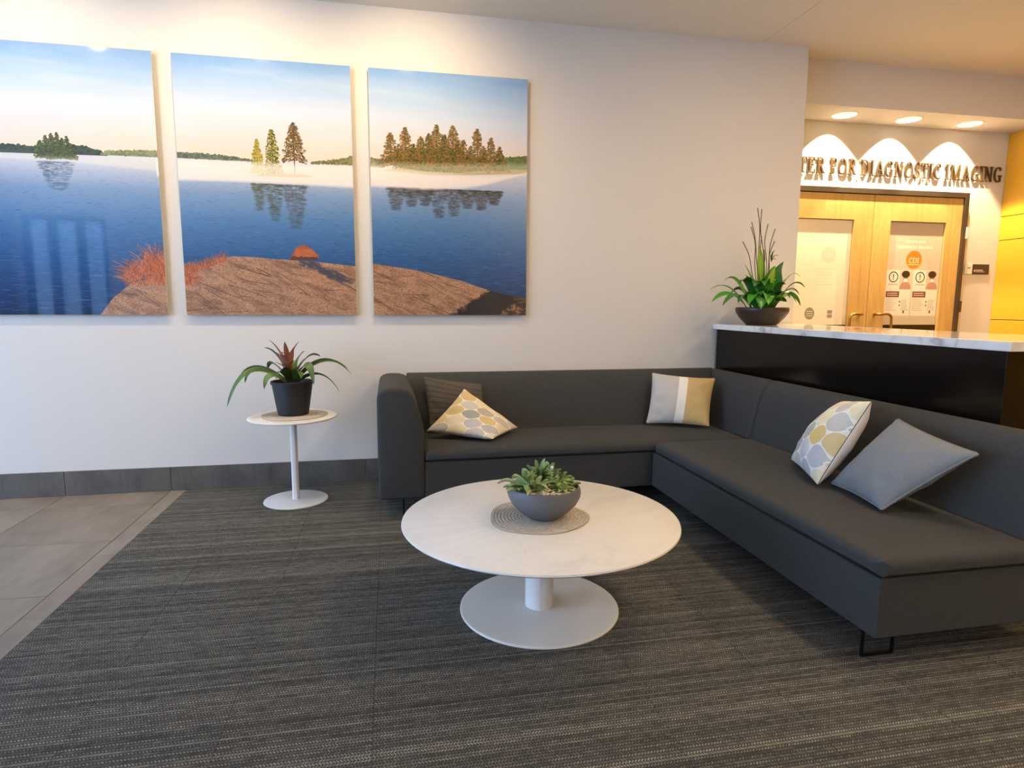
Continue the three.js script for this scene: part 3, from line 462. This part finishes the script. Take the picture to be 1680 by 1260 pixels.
{
  const t = thing('sectional_sofa', 'charcoal fabric corner sofa with one arm and an open chaise end', 'sofa', [0, 0, 0]);
  mesh('base', box(0.172, 1.535, 0.118, 0.325, 0.06, 0.832, 0.008), M.sofa, t);
  mesh('chaise_base', box(1.533, 2.33, 0.118, 0.325, 0.06, 2.592, 0.008), M.sofa, t);
  const mitre = (d) => 2.345 - d * (0.17 / 0.285);
  mesh('backrest', orient(sweep(backProfile(1), (d, y, s) => V(s, y, 0.025 + d), () => 0.1, mitre, 0.01)), M.sofa, t);
  const rightPlace = (d, y, s) => V(2.345 - d, y, s);
  mesh('corner_backrest', orient(sweep(backProfile(0.62), rightPlace, (d) => 0.025 + d * (0.285 / 0.17), () => 0.834, 0.022)), M.sofa, t);
  mesh('chaise_backrest', orient(sweep(backProfile(0.62), rightPlace, () => 0.838, () => 2.59, 0.022)), M.sofa, t);
  const armProfile = smoothPoly(densify([[0, 0.118], [0.252, 0.118], [0.254, 0.33], [0.254, 0.5], [0.243, 0.56], [0.222, 0.64], [0.192, 0.71], [0.165, 0.738], [0.12, 0.744], [0.06, 0.744], [0.025, 0.738], [0.006, 0.72], [0, 0.69]], 0.02), 2);
  mesh('armrest', orient(sweep(armProfile, (d, y, s) => V(-0.081 + d, y, s), () => 0.03, () => 0.842, 0.022)), M.sofa, t);
  mesh('seat_cushion', cushion(0.175, 2.15, 0.329, 0.388, 0.29, 0.846, 0.028, 0.014), M.sofa, t);
  mesh('chaise_cushion', cushion(1.528, 2.176, 0.329, 0.39, 0.84, 2.606, 0.028, 0.014, 0.045), M.sofa, t);
  const leg = (x, z) => { // thin sled leg
    const w = 0.12, b = 0.009; mesh('leg', [box(x - b, x, 0.001, 0.12, z - 0.005, z + 0.005, 0.001), box(x + w - b, x + w, 0.001, 0.12, z - 0.005, z + 0.005, 0.001), box(x, x + w - b, 0.001, 0.009, z - 0.005, z + 0.005, 0.001)], M.darkMetal, t);
  };
  leg(1.575, 2.5); leg(2.2, 2.3); leg(0.06, 0.74); leg(0.06, 0.12); leg(1.3, 0.6); leg(1.95, 1.4); leg(2.2, 0.12);
}

// ------------------------------------------------------------------ pillows: TL, TR, BR, BL corners
function pillowGeo(c, T, pinch, wr, N = 44) {
  const [TL, TR, BR, BL] = c.map((p) => V(...p)), mid = V().add(TL).add(TR).add(BR).add(BL).multiplyScalar(0.25);
  const ex = TR.clone().add(BR).sub(TL).sub(BL).normalize(), ey = TL.clone().add(TR).sub(BL).sub(BR).normalize(), nz = ex.clone().cross(ey).normalize();
  const at = (u, v, s) => {
    const uu = u * (1 - pinch * (1 - v * v)), vv = v * (1 - pinch * (1 - u * u)), a = (uu + 1) / 2, b = (vv + 1) / 2;
    const p = BL.clone().multiplyScalar((1 - a) * (1 - b)).add(BR.clone().multiplyScalar(a * (1 - b))).add(TR.clone().multiplyScalar(a * b)).add(TL.clone().multiplyScalar((1 - a) * b));
    const k = Math.pow(Math.max(0, (1 - u * u) * (1 - v * v)), 0.5), e = Math.max(Math.abs(u), Math.abs(v));
    const crease = wr * (Math.sin(u * 9 + v * 4 + s) * 0.4 + (vnoise(u * 4 + 9, v * 4 + 9, 99, 99, 5 + s) - 0.5) * 1.6) * Math.min(1, k * 1.6) * (0.4 + 0.6 * e);
    return p.addScaledVector(nz, s * (T * k + crease + 0.0015));
  };
  const make = (s) => {
    const pos = [], uv = [], idx = []; for (let j = 0; j <= N; j++) for (let i = 0; i <= N; i++) { const u = Math.sin((i / N - 0.5) * Math.PI), v = Math.sin((j / N - 0.5) * Math.PI), p = at(u, v, s); pos.push(p.x, p.y, p.z); uv.push((u + 1) / 2, (v + 1) / 2); }
    for (let j = 0; j < N; j++) for (let i = 0; i < N; i++) { const a = j * (N + 1) + i, b = a + 1, q = a + N + 1, d = q + 1; s > 0 ? idx.push(a, b, q, b, d, q) : idx.push(a, q, b, b, q, d); }
    const g = new THREE.BufferGeometry(); g.setAttribute('position', new THREE.Float32BufferAttribute(pos, 3)); g.setAttribute('uv', new THREE.Float32BufferAttribute(uv, 2)); g.setIndex(idx); g.computeVertexNormals(); return g;
  };
  const rim = []; const E = 18; for (let k = 0; k < 4 * E; k++) { const f = (k % E) / E * 2 - 1, q = Math.floor(k / E), p = [[f, -1], [1, f], [-f, 1], [-1, -f]][q]; rim.push(at(p[0], p[1], 0.0001)); }
  return { front: make(1), back: make(-1), rim, mid };
}
function pillow(label, corners, T, pinch, wr, frontMat, backMat, pipe) {
  const q = pillowGeo(corners, T, pinch, wr), t = thing('throw_pillow', label, 'pillow', [0, 0, 0], 'throw pillows on the sofa');
  mesh('front_cover', q.front, frontMat, t); mesh('back_cover', q.back, backMat || frontMat, t);
  if (pipe) mesh('piping', tube(q.rim, pipe, 160, 6, true), backMat || frontMat, t);
}
const leafPrint = (s) => canvasTex(1024, 1024, (g, W, H) => {
  seed = s; g.fillStyle = '#efe9de'; g.fillRect(0, 0, W, H); const cols = ['#b9b5ac', '#d3b364', '#e2d5b2', '#c4c4c4', '#e2c277', '#a4a7ab', '#d8c8a8', '#e6d9a8'];
  const cw = W / 3.5, chh = H / 4.6; for (let r = -1; r < 7; r++) for (let c = -1; c < 6; c++) {
    const cx = (c + (r % 2 ? 0.5 : 0)) * cw + cw / 2, cy = r * chh + chh / 2, col = cols[Math.floor(rnd() * cols.length)], a = rnd() < 0.5 ? 0.5 : -0.5;
    g.save(); g.translate(cx, cy); g.rotate(a * 0.35 + rr(-0.1, 0.1)); g.beginPath(); g.moveTo(-cw * 0.56, 0); g.bezierCurveTo(-cw * 0.3, -chh * 0.8, cw * 0.3, -chh * 0.8, cw * 0.56, 0); g.bezierCurveTo(cw * 0.3, chh * 0.8, -cw * 0.3, chh * 0.8, -cw * 0.56, 0); g.closePath();
    g.fillStyle = col; g.globalAlpha = 0.95; g.fill(); g.globalAlpha = 1; g.strokeStyle = '#f4efe5'; g.lineWidth = 12; g.stroke(); g.clip(); g.strokeStyle = 'rgba(244,239,229,0.75)'; g.lineWidth = 4.5; const hatch = rnd() < 0.8; if (hatch) for (let k = -14; k < 15; k++) { g.beginPath(); g.moveTo(-cw, k * 15); g.lineTo(cw, k * 15 + 10); g.stroke(); } g.restore();
  }
  for (let i = 0; i < 26000; i++) { g.fillStyle = rnd() < 0.5 ? 'rgba(255,255,255,0.07)' : 'rgba(60,50,40,0.06)'; g.fillRect(rnd() * W, rnd() * H, 5, 2); }
});
const cloth = (o) => phys({ roughness: 0.9, bumpMap: asData(weave), bumpScale: 0.0006, ...o });
const velvet = phys({ color: '#959a9f', roughness: 0.85, sheen: 1, sheenRoughness: 0.4, sheenColor: new THREE.Color('#a9b3c2'), map: weave, bumpMap: asData(weave), bumpScale: 0.0005 });
const ribTex = canvasTex(512, 512, (g, W, H) => { seed = 41; g.fillStyle = '#57524a'; g.fillRect(0, 0, W, H); for (let i = 0; i < 9; i++) { const y = 30 + i * 56; g.strokeStyle = '#35312b'; g.lineWidth = 7; g.beginPath(); g.moveTo(0, y); g.bezierCurveTo(W * 0.35, y + 20, W * 0.6, y + 44, W, y + 60); g.stroke(); } for (let i = 0; i < 9000; i++) { g.fillStyle = rnd() < 0.5 ? 'rgba(255,255,255,0.05)' : 'rgba(0,0,0,0.08)'; g.fillRect(rnd() * W, rnd() * H, 3, 2); } });
const bandTex = canvasTex(1024, 512, (g, W, H) => { seed = 43; g.fillStyle = '#b9b8b6'; g.fillRect(0, 0, W, H); g.fillStyle = '#ebe8e2'; g.fillRect(W * 0.43, 0, W * 0.145, H); g.fillStyle = '#cdb078'; g.fillRect(W * 0.575, 0, W, H); for (let i = 0; i < 30000; i++) { g.fillStyle = rnd() < 0.5 ? 'rgba(255,255,255,0.07)' : 'rgba(70,60,50,0.08)'; g.fillRect(rnd() * W, rnd() * H, 4, 2); } });
pillow('dark grey ribbed pillow tucked behind the patterned one at the sofa arm', [[0.2, 0.742, 0.262], [0.575, 0.685, 0.27], [0.60, 0.425, 0.385], [0.235, 0.425, 0.375]], 0.042, 0.05, 0.006, cloth({ map: ribTex }), fabric('#57524a'), 0.004);
pillow('leaf patterned pillow lying beside the sofa arm', [[0.448, 0.674, 0.40], [0.776, 0.43, 0.47], [0.572, 0.425, 0.75], [0.205, 0.44, 0.52]], 0.056, 0.05, 0.007, cloth({ map: leafPrint(5) }), cloth({ color: '#e6dfd0' }));
pillow('grey, white and tan banded pillow in the sofa corner', [[1.757, 0.738, 0.285], [2.16, 0.705, 0.395], [2.035, 0.418, 0.57], [1.675, 0.418, 0.40]], 0.07, 0.055, 0.006, cloth({ map: bandTex }), cloth({ color: '#cdb078' }), 0.003);
pillow('leaf patterned pillow propped on the chaise in front of the blue grey one', [[2.135, 0.745, 1.66], [1.99, 0.80, 1.985], [1.83, 0.42, 1.895], [2.0, 0.42, 1.475]], 0.085, 0.035, 0.006, cloth({ map: leafPrint(23) }), cloth({ color: '#e9e4da' }));
pillow('plain blue grey velvet pillow leaning on the chaise backrest', [[2.112, 0.722, 2.0], [2.10, 0.665, 2.385], [1.853, 0.42, 2.235], [1.91, 0.42, 1.885]], 0.07, 0.05, 0.007, velvet, velvet, 0.005);

// ------------------------------------------------------------------ tables
{
  const t = thing('coffee_table', 'low round coffee table with white marble top and pedestal', 'coffee table', [0.562, 0.001, 1.948]);
  mesh('tabletop', metreUV(latheC([[0, 0.358], [0.515, 0.358], [0.531, 0.363], [0.537, 0.369], [0.5355, 0.375], [0.531, 0.377], [0, 0.377]], 128, 0.5)), M.tableTop, t);
  mesh('column', latheC([[0.056, 0.011], [0.056, 0.358]], 48), M.whiteMetal, t);
  mesh('base_plate', latheC([[0, 0], [0.312, 0], [0.315, 0.002], [0.315, 0.007], [0.312, 0.0095], [0.07, 0.0115], [0, 0.0115]], 96, 0.5), M.whiteMetal, t);
  const s = thing('side_table', 'small round white side table on a thin pole', 'side table', [-0.59, 0.001, 0.355]);
  mesh('tabletop', latheC([[0, 0.514], [0.25, 0.514], [0.257, 0.518], [0.257, 0.524], [0.253, 0.527], [0, 0.527]], 96, 0.5), M.whiteMetal, s);
  mesh('pole', latheC([[0.021, 0.008], [0.021, 0.514]], 32), M.whiteMetal, s);
  mesh('base_plate', latheC([[0, 0], [0.187, 0], [0.189, 0.002], [0.188, 0.0065], [0.185, 0.008], [0, 0.0085]], 80, 0.5), M.whiteMetal, s);
}
// coiled round mats with an uneven rim
function coilMat(label, x, y, z, R, s, lift) {
  const n = 90, m = 56, pos = [], idx = [], uv = [];
  for (let i = 0; i <= m; i++) for (let j = 0; j < n; j++) {
    const a = j / n * Math.PI * 2, q = i / m, w = 1 + q * q * 0.045 * (Math.sin(a * 3 + s) * 0.6 + Math.sin(a * 5 + s * 2) * 0.4), r = q * R * w;
    const h = 0.005 + 0.0011 * Math.sin(q * 14 * Math.PI * 2) + lift * q ** 4 * Math.max(0, Math.sin(a * 2 + s)) ; pos.push(Math.cos(a) * r, h, Math.sin(a) * r); uv.push(Math.cos(a) * r, Math.sin(a) * r);
  }
  const off = pos.length / 3; for (let j = 0; j < n; j++) { const k = (m * n + j) * 3; pos.push(pos[k], Math.max(0, pos[k + 1] - 0.005), pos[k + 2]); uv.push(0, 0); }
  for (let i = 0; i < m; i++) for (let j = 0; j < n; j++) { const a = i * n + j, b = i * n + (j + 1) % n, c = a + n, d = b + n; idx.push(a, b, c, b, d, c); }
  for (let j = 0; j < n; j++) { const a = m * n + j, b = m * n + (j + 1) % n, c = off + j, d = off + (j + 1) % n; idx.push(a, b, c, b, d, c); }
  const ci = pos.length / 3; pos.push(0, 0, 0); uv.push(0, 0); for (let j = 0; j < n; j++) idx.push(off + j, off + (j + 1) % n, ci);
  const g = new THREE.BufferGeometry(); g.setAttribute('position', new THREE.Float32BufferAttribute(pos, 3)); g.setAttribute('uv', new THREE.Float32BufferAttribute(uv, 2)); g.setIndex(idx); g.computeVertexNormals();
  const o = mesh('coiled_mat', g, M.straw, scene); o.position.set(x, y, z); o.userData = { label, category: 'mat', group: 'coiled round mats' };
}
coilMat('round coiled mat under the succulent bowl on the coffee table', 0.552, 0.3782, 1.962, 0.192, 0.4, 0.004);
coilMat('round coiled mat under the black pot on the side table', -0.583, 0.5282, 0.345, 0.192, 2.2, 0.0);

// ------------------------------------------------------------------ plants
// leaf along a quadratic curve: base, control, tip; widest at share wp
function leafGeo(b, c, t, w, opt = {}) {
  const { n = 14, fold = 0.25, wp = 0.4, roll = 0, thick = 0.0012 } = opt, pos = [], idx = [], uv = [], cv = new THREE.QuadraticBezierCurve3(V(...b), V(...c), V(...t));
  const up = V(0, 1, 0);
  for (let i = 0; i <= n; i++) {
    const s = i / n, p = cv.getPoint(s), tg = cv.getTangent(s), side = tg.clone().cross(up); if (side.length() < 0.45) side.lerp(V(1, 0, -0.25).addScaledVector(tg, -(tg.x - 0.25 * tg.z)).multiplyScalar(side.x < 0 ? -1 : 1), 1 - side.length() / 0.45); side.normalize().applyAxisAngle(tg, roll); const nn = side.clone().cross(tg).normalize();
    const prof = s < wp ? mix(opt.base ?? 0.45, 1, Math.sin(s / wp * Math.PI / 2)) : Math.pow(Math.max(0, Math.cos((s - wp) / (1 - wp) * Math.PI / 2)), opt.tip ?? 0.8), hw = Math.max(0.0006, w / 2 * prof);
    for (const k of [-1, 0, 1]) { const q = p.clone().addScaledVector(side, k * hw).addScaledVector(nn, (Math.abs(k) ? fold * hw : 0)); pos.push(q.x, q.y, q.z); uv.push((k + 1) / 2, s); }
    for (const k of [1, 0, -1]) { const q = p.clone().addScaledVector(side, k * hw * 0.98).addScaledVector(nn, (Math.abs(k) ? fold * hw : 0) - thick * (k ? 0.3 : 1)); pos.push(q.x, q.y, q.z); uv.push((k + 1) / 2, s); }
  }
  for (let i = 0; i < n; i++) for (let j = 0; j < 6; j++) { const a = i * 6 + j, b2 = i * 6 + (j + 1) % 6, d = a + 6, e = b2 + 6; idx.push(a, b2, d, b2, e, d); }
  const g = new THREE.BufferGeometry(); g.setAttribute('position', new THREE.Float32BufferAttribute(pos, 3)); g.setAttribute('uv', new THREE.Float32BufferAttribute(uv, 2)); g.setIndex(idx); g.computeVertexNormals(); return g;
}
const leafTex = dataTex(64, 256, (u, v, o) => { const m = Math.exp(-Math.pow((u - 0.5) * 14, 2)) * 26, st = (fbm(u * 16, v * 3, 16, 3, 61, 3) - 0.5) * 40; o[0] = 205 + m + st; o[1] = 215 + m + st; o[2] = 195 + m + st; }, true, 1);
const leafMat = (c, r = 0.42) => phys({ color: c, map: leafTex, roughness: r, side: THREE.DoubleSide });
const soilTex = dataTex(128, 128, (u, v, o, i, j) => { const n = hash(i >> 1, j >> 1, 8) * 40; o[0] = 40 + n; o[1] = 31 + n * 0.8; o[2] = 24 + n * 0.6; }, true, 0.1);
const soil = std({ map: soilTex, roughness: 1, bumpMap: asData(soilTex), bumpScale: 0.004 });

// bromeliad in a black pot on the side table
{
  const t = thing('potted_bromeliad', 'bromeliad with a red centre in a black pot on the side table', 'potted plant', [-0.588, 0.5346, 0.335]);
  mesh('pot', latheC([[0, 0], [0.085, 0], [0.09, 0.004], [0.118, 0.187], [0.124, 0.188], [0.1245, 0.203], [0.121, 0.205], [0.114, 0.203], [0.11, 0.18], [0, 0.178]], 64, 0.5), std({ color: '#1c1d21', roughness: 0.55 }), t);
  mesh('soil', latheC([[0, 0.186], [0.06, 0.184], [0.111, 0.178]], 40), soil, t);
  const P = 0.00362, L = (x, y, z = 0) => [(x - 480) * P, 0.195 + (622 - y) * P * 1.03, z]; // hand-taken offsets of the leaves from the rim centre
  const gm = [leafMat('#64854a'), leafMat('#76964f'), leafMat('#4f6d38')], red = [leafMat('#c06a60'), leafMat('#cf8474'), leafMat('#a85f4e')];
  const G = [[L(470, 622), L(408, 566, 0.05), L(383, 656, 0.1), 0.034], [L(468, 618, -0.02), L(412, 574, -0.04), L(392, 624, -0.02), 0.028], [L(470, 618, 0.03), L(420, 578, 0.1), L(413, 618, 0.12), 0.03], [L(472, 618, -0.03), L(440, 576, -0.1), L(436, 604, -0.12), 0.032], [L(472, 620, 0.04), L(446, 592, 0.12), L(442, 628, 0.13), 0.034],
    [L(474, 615), L(460, 570, -0.02), L(437, 566, -0.03), 0.036], [L(488, 618), L(536, 560, 0.02), L(577, 609, 0.06), 0.034], [L(488, 616, -0.03), L(530, 570, -0.08), L(570, 604, -0.08), 0.028], [L(490, 620, 0.02), L(532, 590, 0.08), L(558, 634, 0.12), 0.028], [L(486, 618), L(512, 566, 0.07), L(518, 624, 0.1), 0.04],
    [L(484, 614), L(486, 580, -0.05), L(499, 573, -0.08), 0.034], [L(478, 618), L(470, 585, 0.12), L(462, 612, 0.16), 0.042], [L(484, 618), L(496, 590, 0.1), L(500, 612, 0.15), 0.042], [L(480, 616), L(474, 575, -0.12), L(456, 578, -0.18), 0.038], [L(484, 616), L(500, 570, -0.12), L(522, 584, -0.16), 0.036]];
  G.forEach(([b, c, e, w], i) => mesh('leaf', leafGeo(b, c, e, w * 1.4, { fold: 0.3, wp: 0.3, base: 0.75, tip: 0.7, roll: i % 2 ? 0.5 : -0.5 }), gm[i % 3], t));
  const rosette = [[446, 553, 0], [494, 556, 0.01], [472, 556, 0.03], [460, 572, 0.06], [484, 570, 0.06], [470, 575, 0.075], [489, 585, 0.05], [457, 588, 0.04], [478, 590, 0.085]];
  rosette.forEach(([x, y, z], i) => mesh('bract', leafGeo(L(473 + (i % 3) * 3, 606, z * 0.3), L(mix(473, x, 0.35), mix(606, y, 0.75), z * 0.7), L(x, y, z), 0.034, { fold: 0.4, wp: 0.3, base: 0.8, tip: 0.8 }), red[i % 3], t));
}
// leafy plant in a dark bowl on the counter
{
  const t = thing('counter_plant', 'leafy green plant with bare twigs in a dark brown bowl', 'potted plant', [2.56, 1.0665, 0.285]);
  mesh('bowl', latheC([[0, 0], [0.1, 0], [0.108, 0.006], [0.15, 0.05], [0.172, 0.084], [0.178, 0.104], [0.176, 0.118], [0.17, 0.122], [0.16, 0.118], [0.15, 0.1], [0, 0.098]], 64, 0.5), std({ color: '#2b1f18', roughness: 0.42 }), t);
  mesh('soil', latheC([[0, 0.112], [0.1, 0.11], [0.158, 0.1]], 40), soil, t);
  const P = 0.00432, L = (x, y, z = 0) => [(x - 1250) * P * 1.1, 0.11 + (505 - y) * P, z];
  const gm = [leafMat('#5aae38', 0.32), leafMat('#3f8d2e', 0.32), leafMat('#a3cf3f', 0.35), leafMat('#2f6f2a', 0.36)];
  const S = [[1240, 405, 0, 0.05, 2], [1215, 434, 0.02, 0.045, 2], [1284, 428, -0.02, 0.09, 1], [1288, 452, 0.03, 0.05, 2], [1250, 440, 0.12, 0.05, 2], [1262, 436, 0.04, 0.08, 0], [1228, 450, -0.06, 0.07, 1],
    [1164, 494, 0.04, 0.045, 0, 1], [1174, 500, 0.1, 0.045, 1, 1], [1167, 476, -0.02, 0.03, 2, 1], [1193, 496, 0.14, 0.07, 1, 1], [1222, 505, 0.19, 0.085, 1, 1], [1206, 498, 0.17, 0.06, 0, 1], [1232, 498, 0.2, 0.08, 0, 1], [1292, 500, 0.14, 0.075, 0, 1], [1280, 494, 0.17, 0.05, 1, 1],
    [1316, 470, 0.02, 0.022, 3, 1], [1298, 482, 0.08, 0.04, 3, 1], [1318, 453, -0.05, 0.012, 2, 1], [1272, 478, 0.16, 0.045, 2], [1258, 478, 0.18, 0.05, 0], [1190, 462, -0.04, 0.03, 2, 1], [1204, 466, 0.06, 0.06, 3, 1], [1222, 470, 0.1, 0.07, 3, 1], [1236, 468, 0.12, 0.06, 1, 1], [1278, 464, -0.1, 0.07, 3], [1262, 470, 0.1, 0.05, 3], [1248, 478, 0.15, 0.06, 1], [1225, 486, 0.15, 0.06, 3, 1], [1268, 488, 0.18, 0.06, 3, 1], [1210, 482, -0.1, 0.06, 1, 1], [1290, 478, -0.08, 0.06, 1, 1]];
  S.forEach(([x, y, z, w, m, droop], i) => {
    const bx = mix(1250, x, 0.28), b = L(bx, 506, z * 0.35), e = L(x, y, z), c = droop ? L(mix(bx, x, 0.55), Math.min(y, 490) - 26, z * 0.7) : L(mix(bx, x, 0.25), mix(506, y, 0.62), z * 0.6);
    mesh('leaf', leafGeo(b, c, e, w * 1.25, { fold: 0.3, wp: 0.5, base: 0.18, tip: 0.75, roll: rr(-0.5, 0.5) }), gm[m], t);
  });
  for (let i = 0; i < 34; i++) { const a = rr(0.1, 3.04) + (i % 5 === 0 ? Math.PI : 0), rad = rr(0.06, 0.2), hgt = rr(0.1, 0.24) - rad * 0.3, b = [Math.cos(a) * 0.05, 0.105, Math.sin(a) * 0.05], e = [Math.cos(a) * rad, 0.1 + hgt, Math.sin(a) * Math.min(rad, 0.17)]; mesh('leaf', leafGeo(b, [e[0] * 0.55, 0.13 + hgt * 1.05, e[2] * 0.55], e, rr(0.05, 0.085), { fold: 0.28, wp: 0.5, base: 0.18, tip: 0.75, roll: rr(-0.5, 0.5) }), gm[[1, 0, 3, 1, 0, 2][i % 6]], t); }
  const twig = std({ color: '#5b4236', roughness: 0.8 });
  [[1234, 346, 0], [1239, 348, 0.01], [1222, 369, 0.02], [1262, 378, 0.01], [1217, 398, -0.02], [1246, 372, 0.03], [1231, 374, -0.03], [1256, 398, 0.04], [1252, 410, -0.02], [1243, 390, 0]].forEach(([x, y, z], i) => {
    const b = L(1246 + (i % 4) * 2, 500, z), k = L(mix(1247, x, 0.35) + (i % 2 ? 3 : -3), mix(500, y, 0.5), z), e = L(x, y, z * 1.5), m2 = L(mix(1247, x, 0.75) + (i % 2 ? -2 : 2), mix(500, y, 0.8), z);
    mesh('twig', tube([V(...b), V(...k), V(...m2), V(...e)], 0.0028, 16, 5), twig, t);
  });
  [[1260, 413], [1265, 420], [1256, 420], [1262, 426]].forEach(([x, y], i) => mesh('leaf', leafGeo(L(1258, 430, 0.02), L(mix(1258, x, 0.5), y - 4, 0.02), L(x + 2, y, 0.03), 0.018, { n: 6, wp: 0.5, base: 0.2 }), gm[3], t));
}
// succulents in a grey bowl on the coffee table
{
  const t = thing('succulent_bowl', 'mixed succulents and pale gravel in a round grey bowl', 'potted plant', [0.57, 0.3862, 1.978]);
  mesh('bowl', latheC([[0, 0], [0.058, 0], [0.066, 0.004], [0.1, 0.03], [0.126, 0.058], [0.139, 0.084], [0.1415, 0.1], [0.1395, 0.113], [0.135, 0.122], [0.131, 0.124], [0.127, 0.12], [0.13, 0.108], [0.12, 0.095], [0, 0.095]], 72, 0.45), std({ color: '#62646a', roughness: 0.5 }), t);
  const parts = []; seed = 99; const ch = ['#efe3cb', '#dccaa9', '#f6efdf', '#c9b08e'].map((c) => new THREE.Color(c));
  const cols = [];
  for (let i = 0; i < 900; i++) { const a = rnd() * 6.283, r = Math.sqrt(rnd()) * 0.123, s = rr(0.0035, 0.0068), g = new THREE.IcosahedronGeometry(s, 0); g.scale(1, 0.7, rr(0.7, 1.3)); g.rotateY(rnd() * 6); g.translate(Math.cos(a) * r, 0.104 + rr(0, 0.006) + 0.012 * (1 - r / 0.123), Math.sin(a) * r); const c = ch[Math.floor(rnd() * 4)], n = g.attributes.position.count; for (let k = 0; k < n; k++) cols.push(c.r, c.g, c.b); g.deleteAttribute('uv'); parts.push(g); }
  const gg = mergeGeometries(parts); gg.setAttribute('color', new THREE.Float32BufferAttribute(cols, 3));
  const gravel = new THREE.Mesh(gg, std({ vertexColors: true, roughness: 0.85 })); gravel.name = 'gravel'; gravel.userData.kind = 'stuff'; gravel.castShadow = gravel.receiveShadow = true; t.add(gravel);
  mesh('soil', latheC([[0, 0.106], [0.07, 0.104], [0.127, 0.098]], 40), soil, t);
  const gm = [leafMat('#bccf98', 0.5), leafMat('#a4bd82', 0.5), leafMat('#d2dfb8', 0.5), leafMat('#7f9c66', 0.5), leafMat('#d3df9c', 0.5)];
  const plant = (name, label, x, z, y, spec, m) => { const g = new THREE.Group(); g.name = name; g.position.set(x, y, z); g.userData.label = label; t.add(g); spec.forEach(([az, el, len, w, droop], i) => { const d = V(Math.cos(az) * Math.cos(el), Math.sin(el), Math.sin(az) * Math.cos(el)), c = d.clone().multiplyScalar(len * 0.6).add(V(0, len * 0.22, 0)), e = d.clone().multiplyScalar(len).add(V(0, -droop * len, 0)); mesh('leaf', leafGeo([0, 0, 0], c.toArray(), e.toArray(), w, { n: 8, fold: 0.45, wp: 0.45, base: 0.7, tip: 0.6, thick: 0.005 }), gm[m[i % m.length]], g); }); return g; };
  const ring = (n, el, len, w, droop, off = 0) => Array.from({ length: n }, (_, i) => [off + i / n * 6.283 + rr(-0.15, 0.15), el + rr(-0.12, 0.12), len * rr(0.95, 1.3), w * 1.1, droop]);
  plant('long_leaf_succulent', 'succulent with long arching green leaves', -0.072, 0.0, 0.105, [...ring(7, 0.5, 0.1, 0.024, 0.25), ...ring(6, 0.9, 0.085, 0.022, 0.05, 0.5), ...ring(4, 1.25, 0.07, 0.02, 0, 0.2)], [0, 2, 1]);
  plant('long_leaf_succulent', 'small arching succulent at the bowl edge', -0.1, 0.035, 0.108, ring(7, 0.55, 0.06, 0.02, 0.2), [1, 0]);
  plant('spiky_succulent', 'dark green spiky succulent at the back', -0.01, -0.05, 0.105, [...ring(8, 0.7, 0.08, 0.02, 0.05), ...ring(6, 1.15, 0.095, 0.018, 0, 0.3)], [3, 1, 3]);
  plant('rosette_succulent', 'green rosette succulent at the rear of the bowl', 0.062, -0.03, 0.108, [...ring(9, 0.5, 0.06, 0.026, 0.05), ...ring(7, 0.95, 0.06, 0.022, 0, 0.4)], [1, 3, 0]);
  plant('trailing_succulent', 'bright green low succulent near the rim', 0.06, 0.045, 0.108, [...ring(9, 0.35, 0.045, 0.018, 0.1), ...ring(6, 0.9, 0.04, 0.016, 0, 0.4)], [4, 0, 4]);
  plant('trailing_succulent', 'small yellow green succulent at the right rim', 0.1, 0.01, 0.108, ring(8, 0.7, 0.045, 0.016, 0.05), [4, 1]);
  plant('long_leaf_succulent', 'arching succulent in front of the spiky one', -0.045, 0.03, 0.106, [...ring(6, 0.35, 0.085, 0.02, 0.1), ...ring(5, 0.8, 0.08, 0.02, 0.05, 0.6)], [2, 0]);
  plant('rosette_succulent', 'pale rosette succulent beside the upright stem', 0.045, 0.012, 0.106, [...ring(8, 0.6, 0.05, 0.018, 0.05), ...ring(5, 1.1, 0.05, 0.016, 0, 0.3)], [2, 4, 0]);
  plant('spiky_succulent', 'dark spiky succulent behind the stem', 0.03, -0.065, 0.104, ring(9, 0.85, 0.085, 0.02, 0.03), [3, 1]);
  // upright stem with a pale tip
  const sp = new THREE.Group(); sp.name = 'upright_succulent'; sp.position.set(0.022, 0.105, 0.01); sp.userData.label = 'upright stem succulent with a pale bud'; t.add(sp);
  mesh('stem', tube([V(0, 0, 0), V(0.002, 0.04, 0), V(0.006, 0.085, 0)], 0.004, 12, 6), gm[2], sp);
  for (let i = 0; i < 18; i++) { const y = 0.015 + i * 0.0038, a = i * 2.4, l = 0.018; mesh('leaf', leafGeo([0.003, y, 0], [Math.cos(a) * l * 0.7, y + 0.008, Math.sin(a) * l * 0.7], [Math.cos(a) * l, y + 0.004, Math.sin(a) * l], 0.007, { n: 5, fold: 0.4, base: 0.7, thick: 0.003 }), gm[i % 2 ? 2 : 0], sp); }
  const bud = new THREE.SphereGeometry(0.0065, 12, 8); bud.scale(1, 1.1, 1); bud.translate(0.006, 0.089, 0); mesh('bud', bud, std({ color: '#dfe3cf', roughness: 0.7 }), sp);
}

renderer.render(scene, camera);
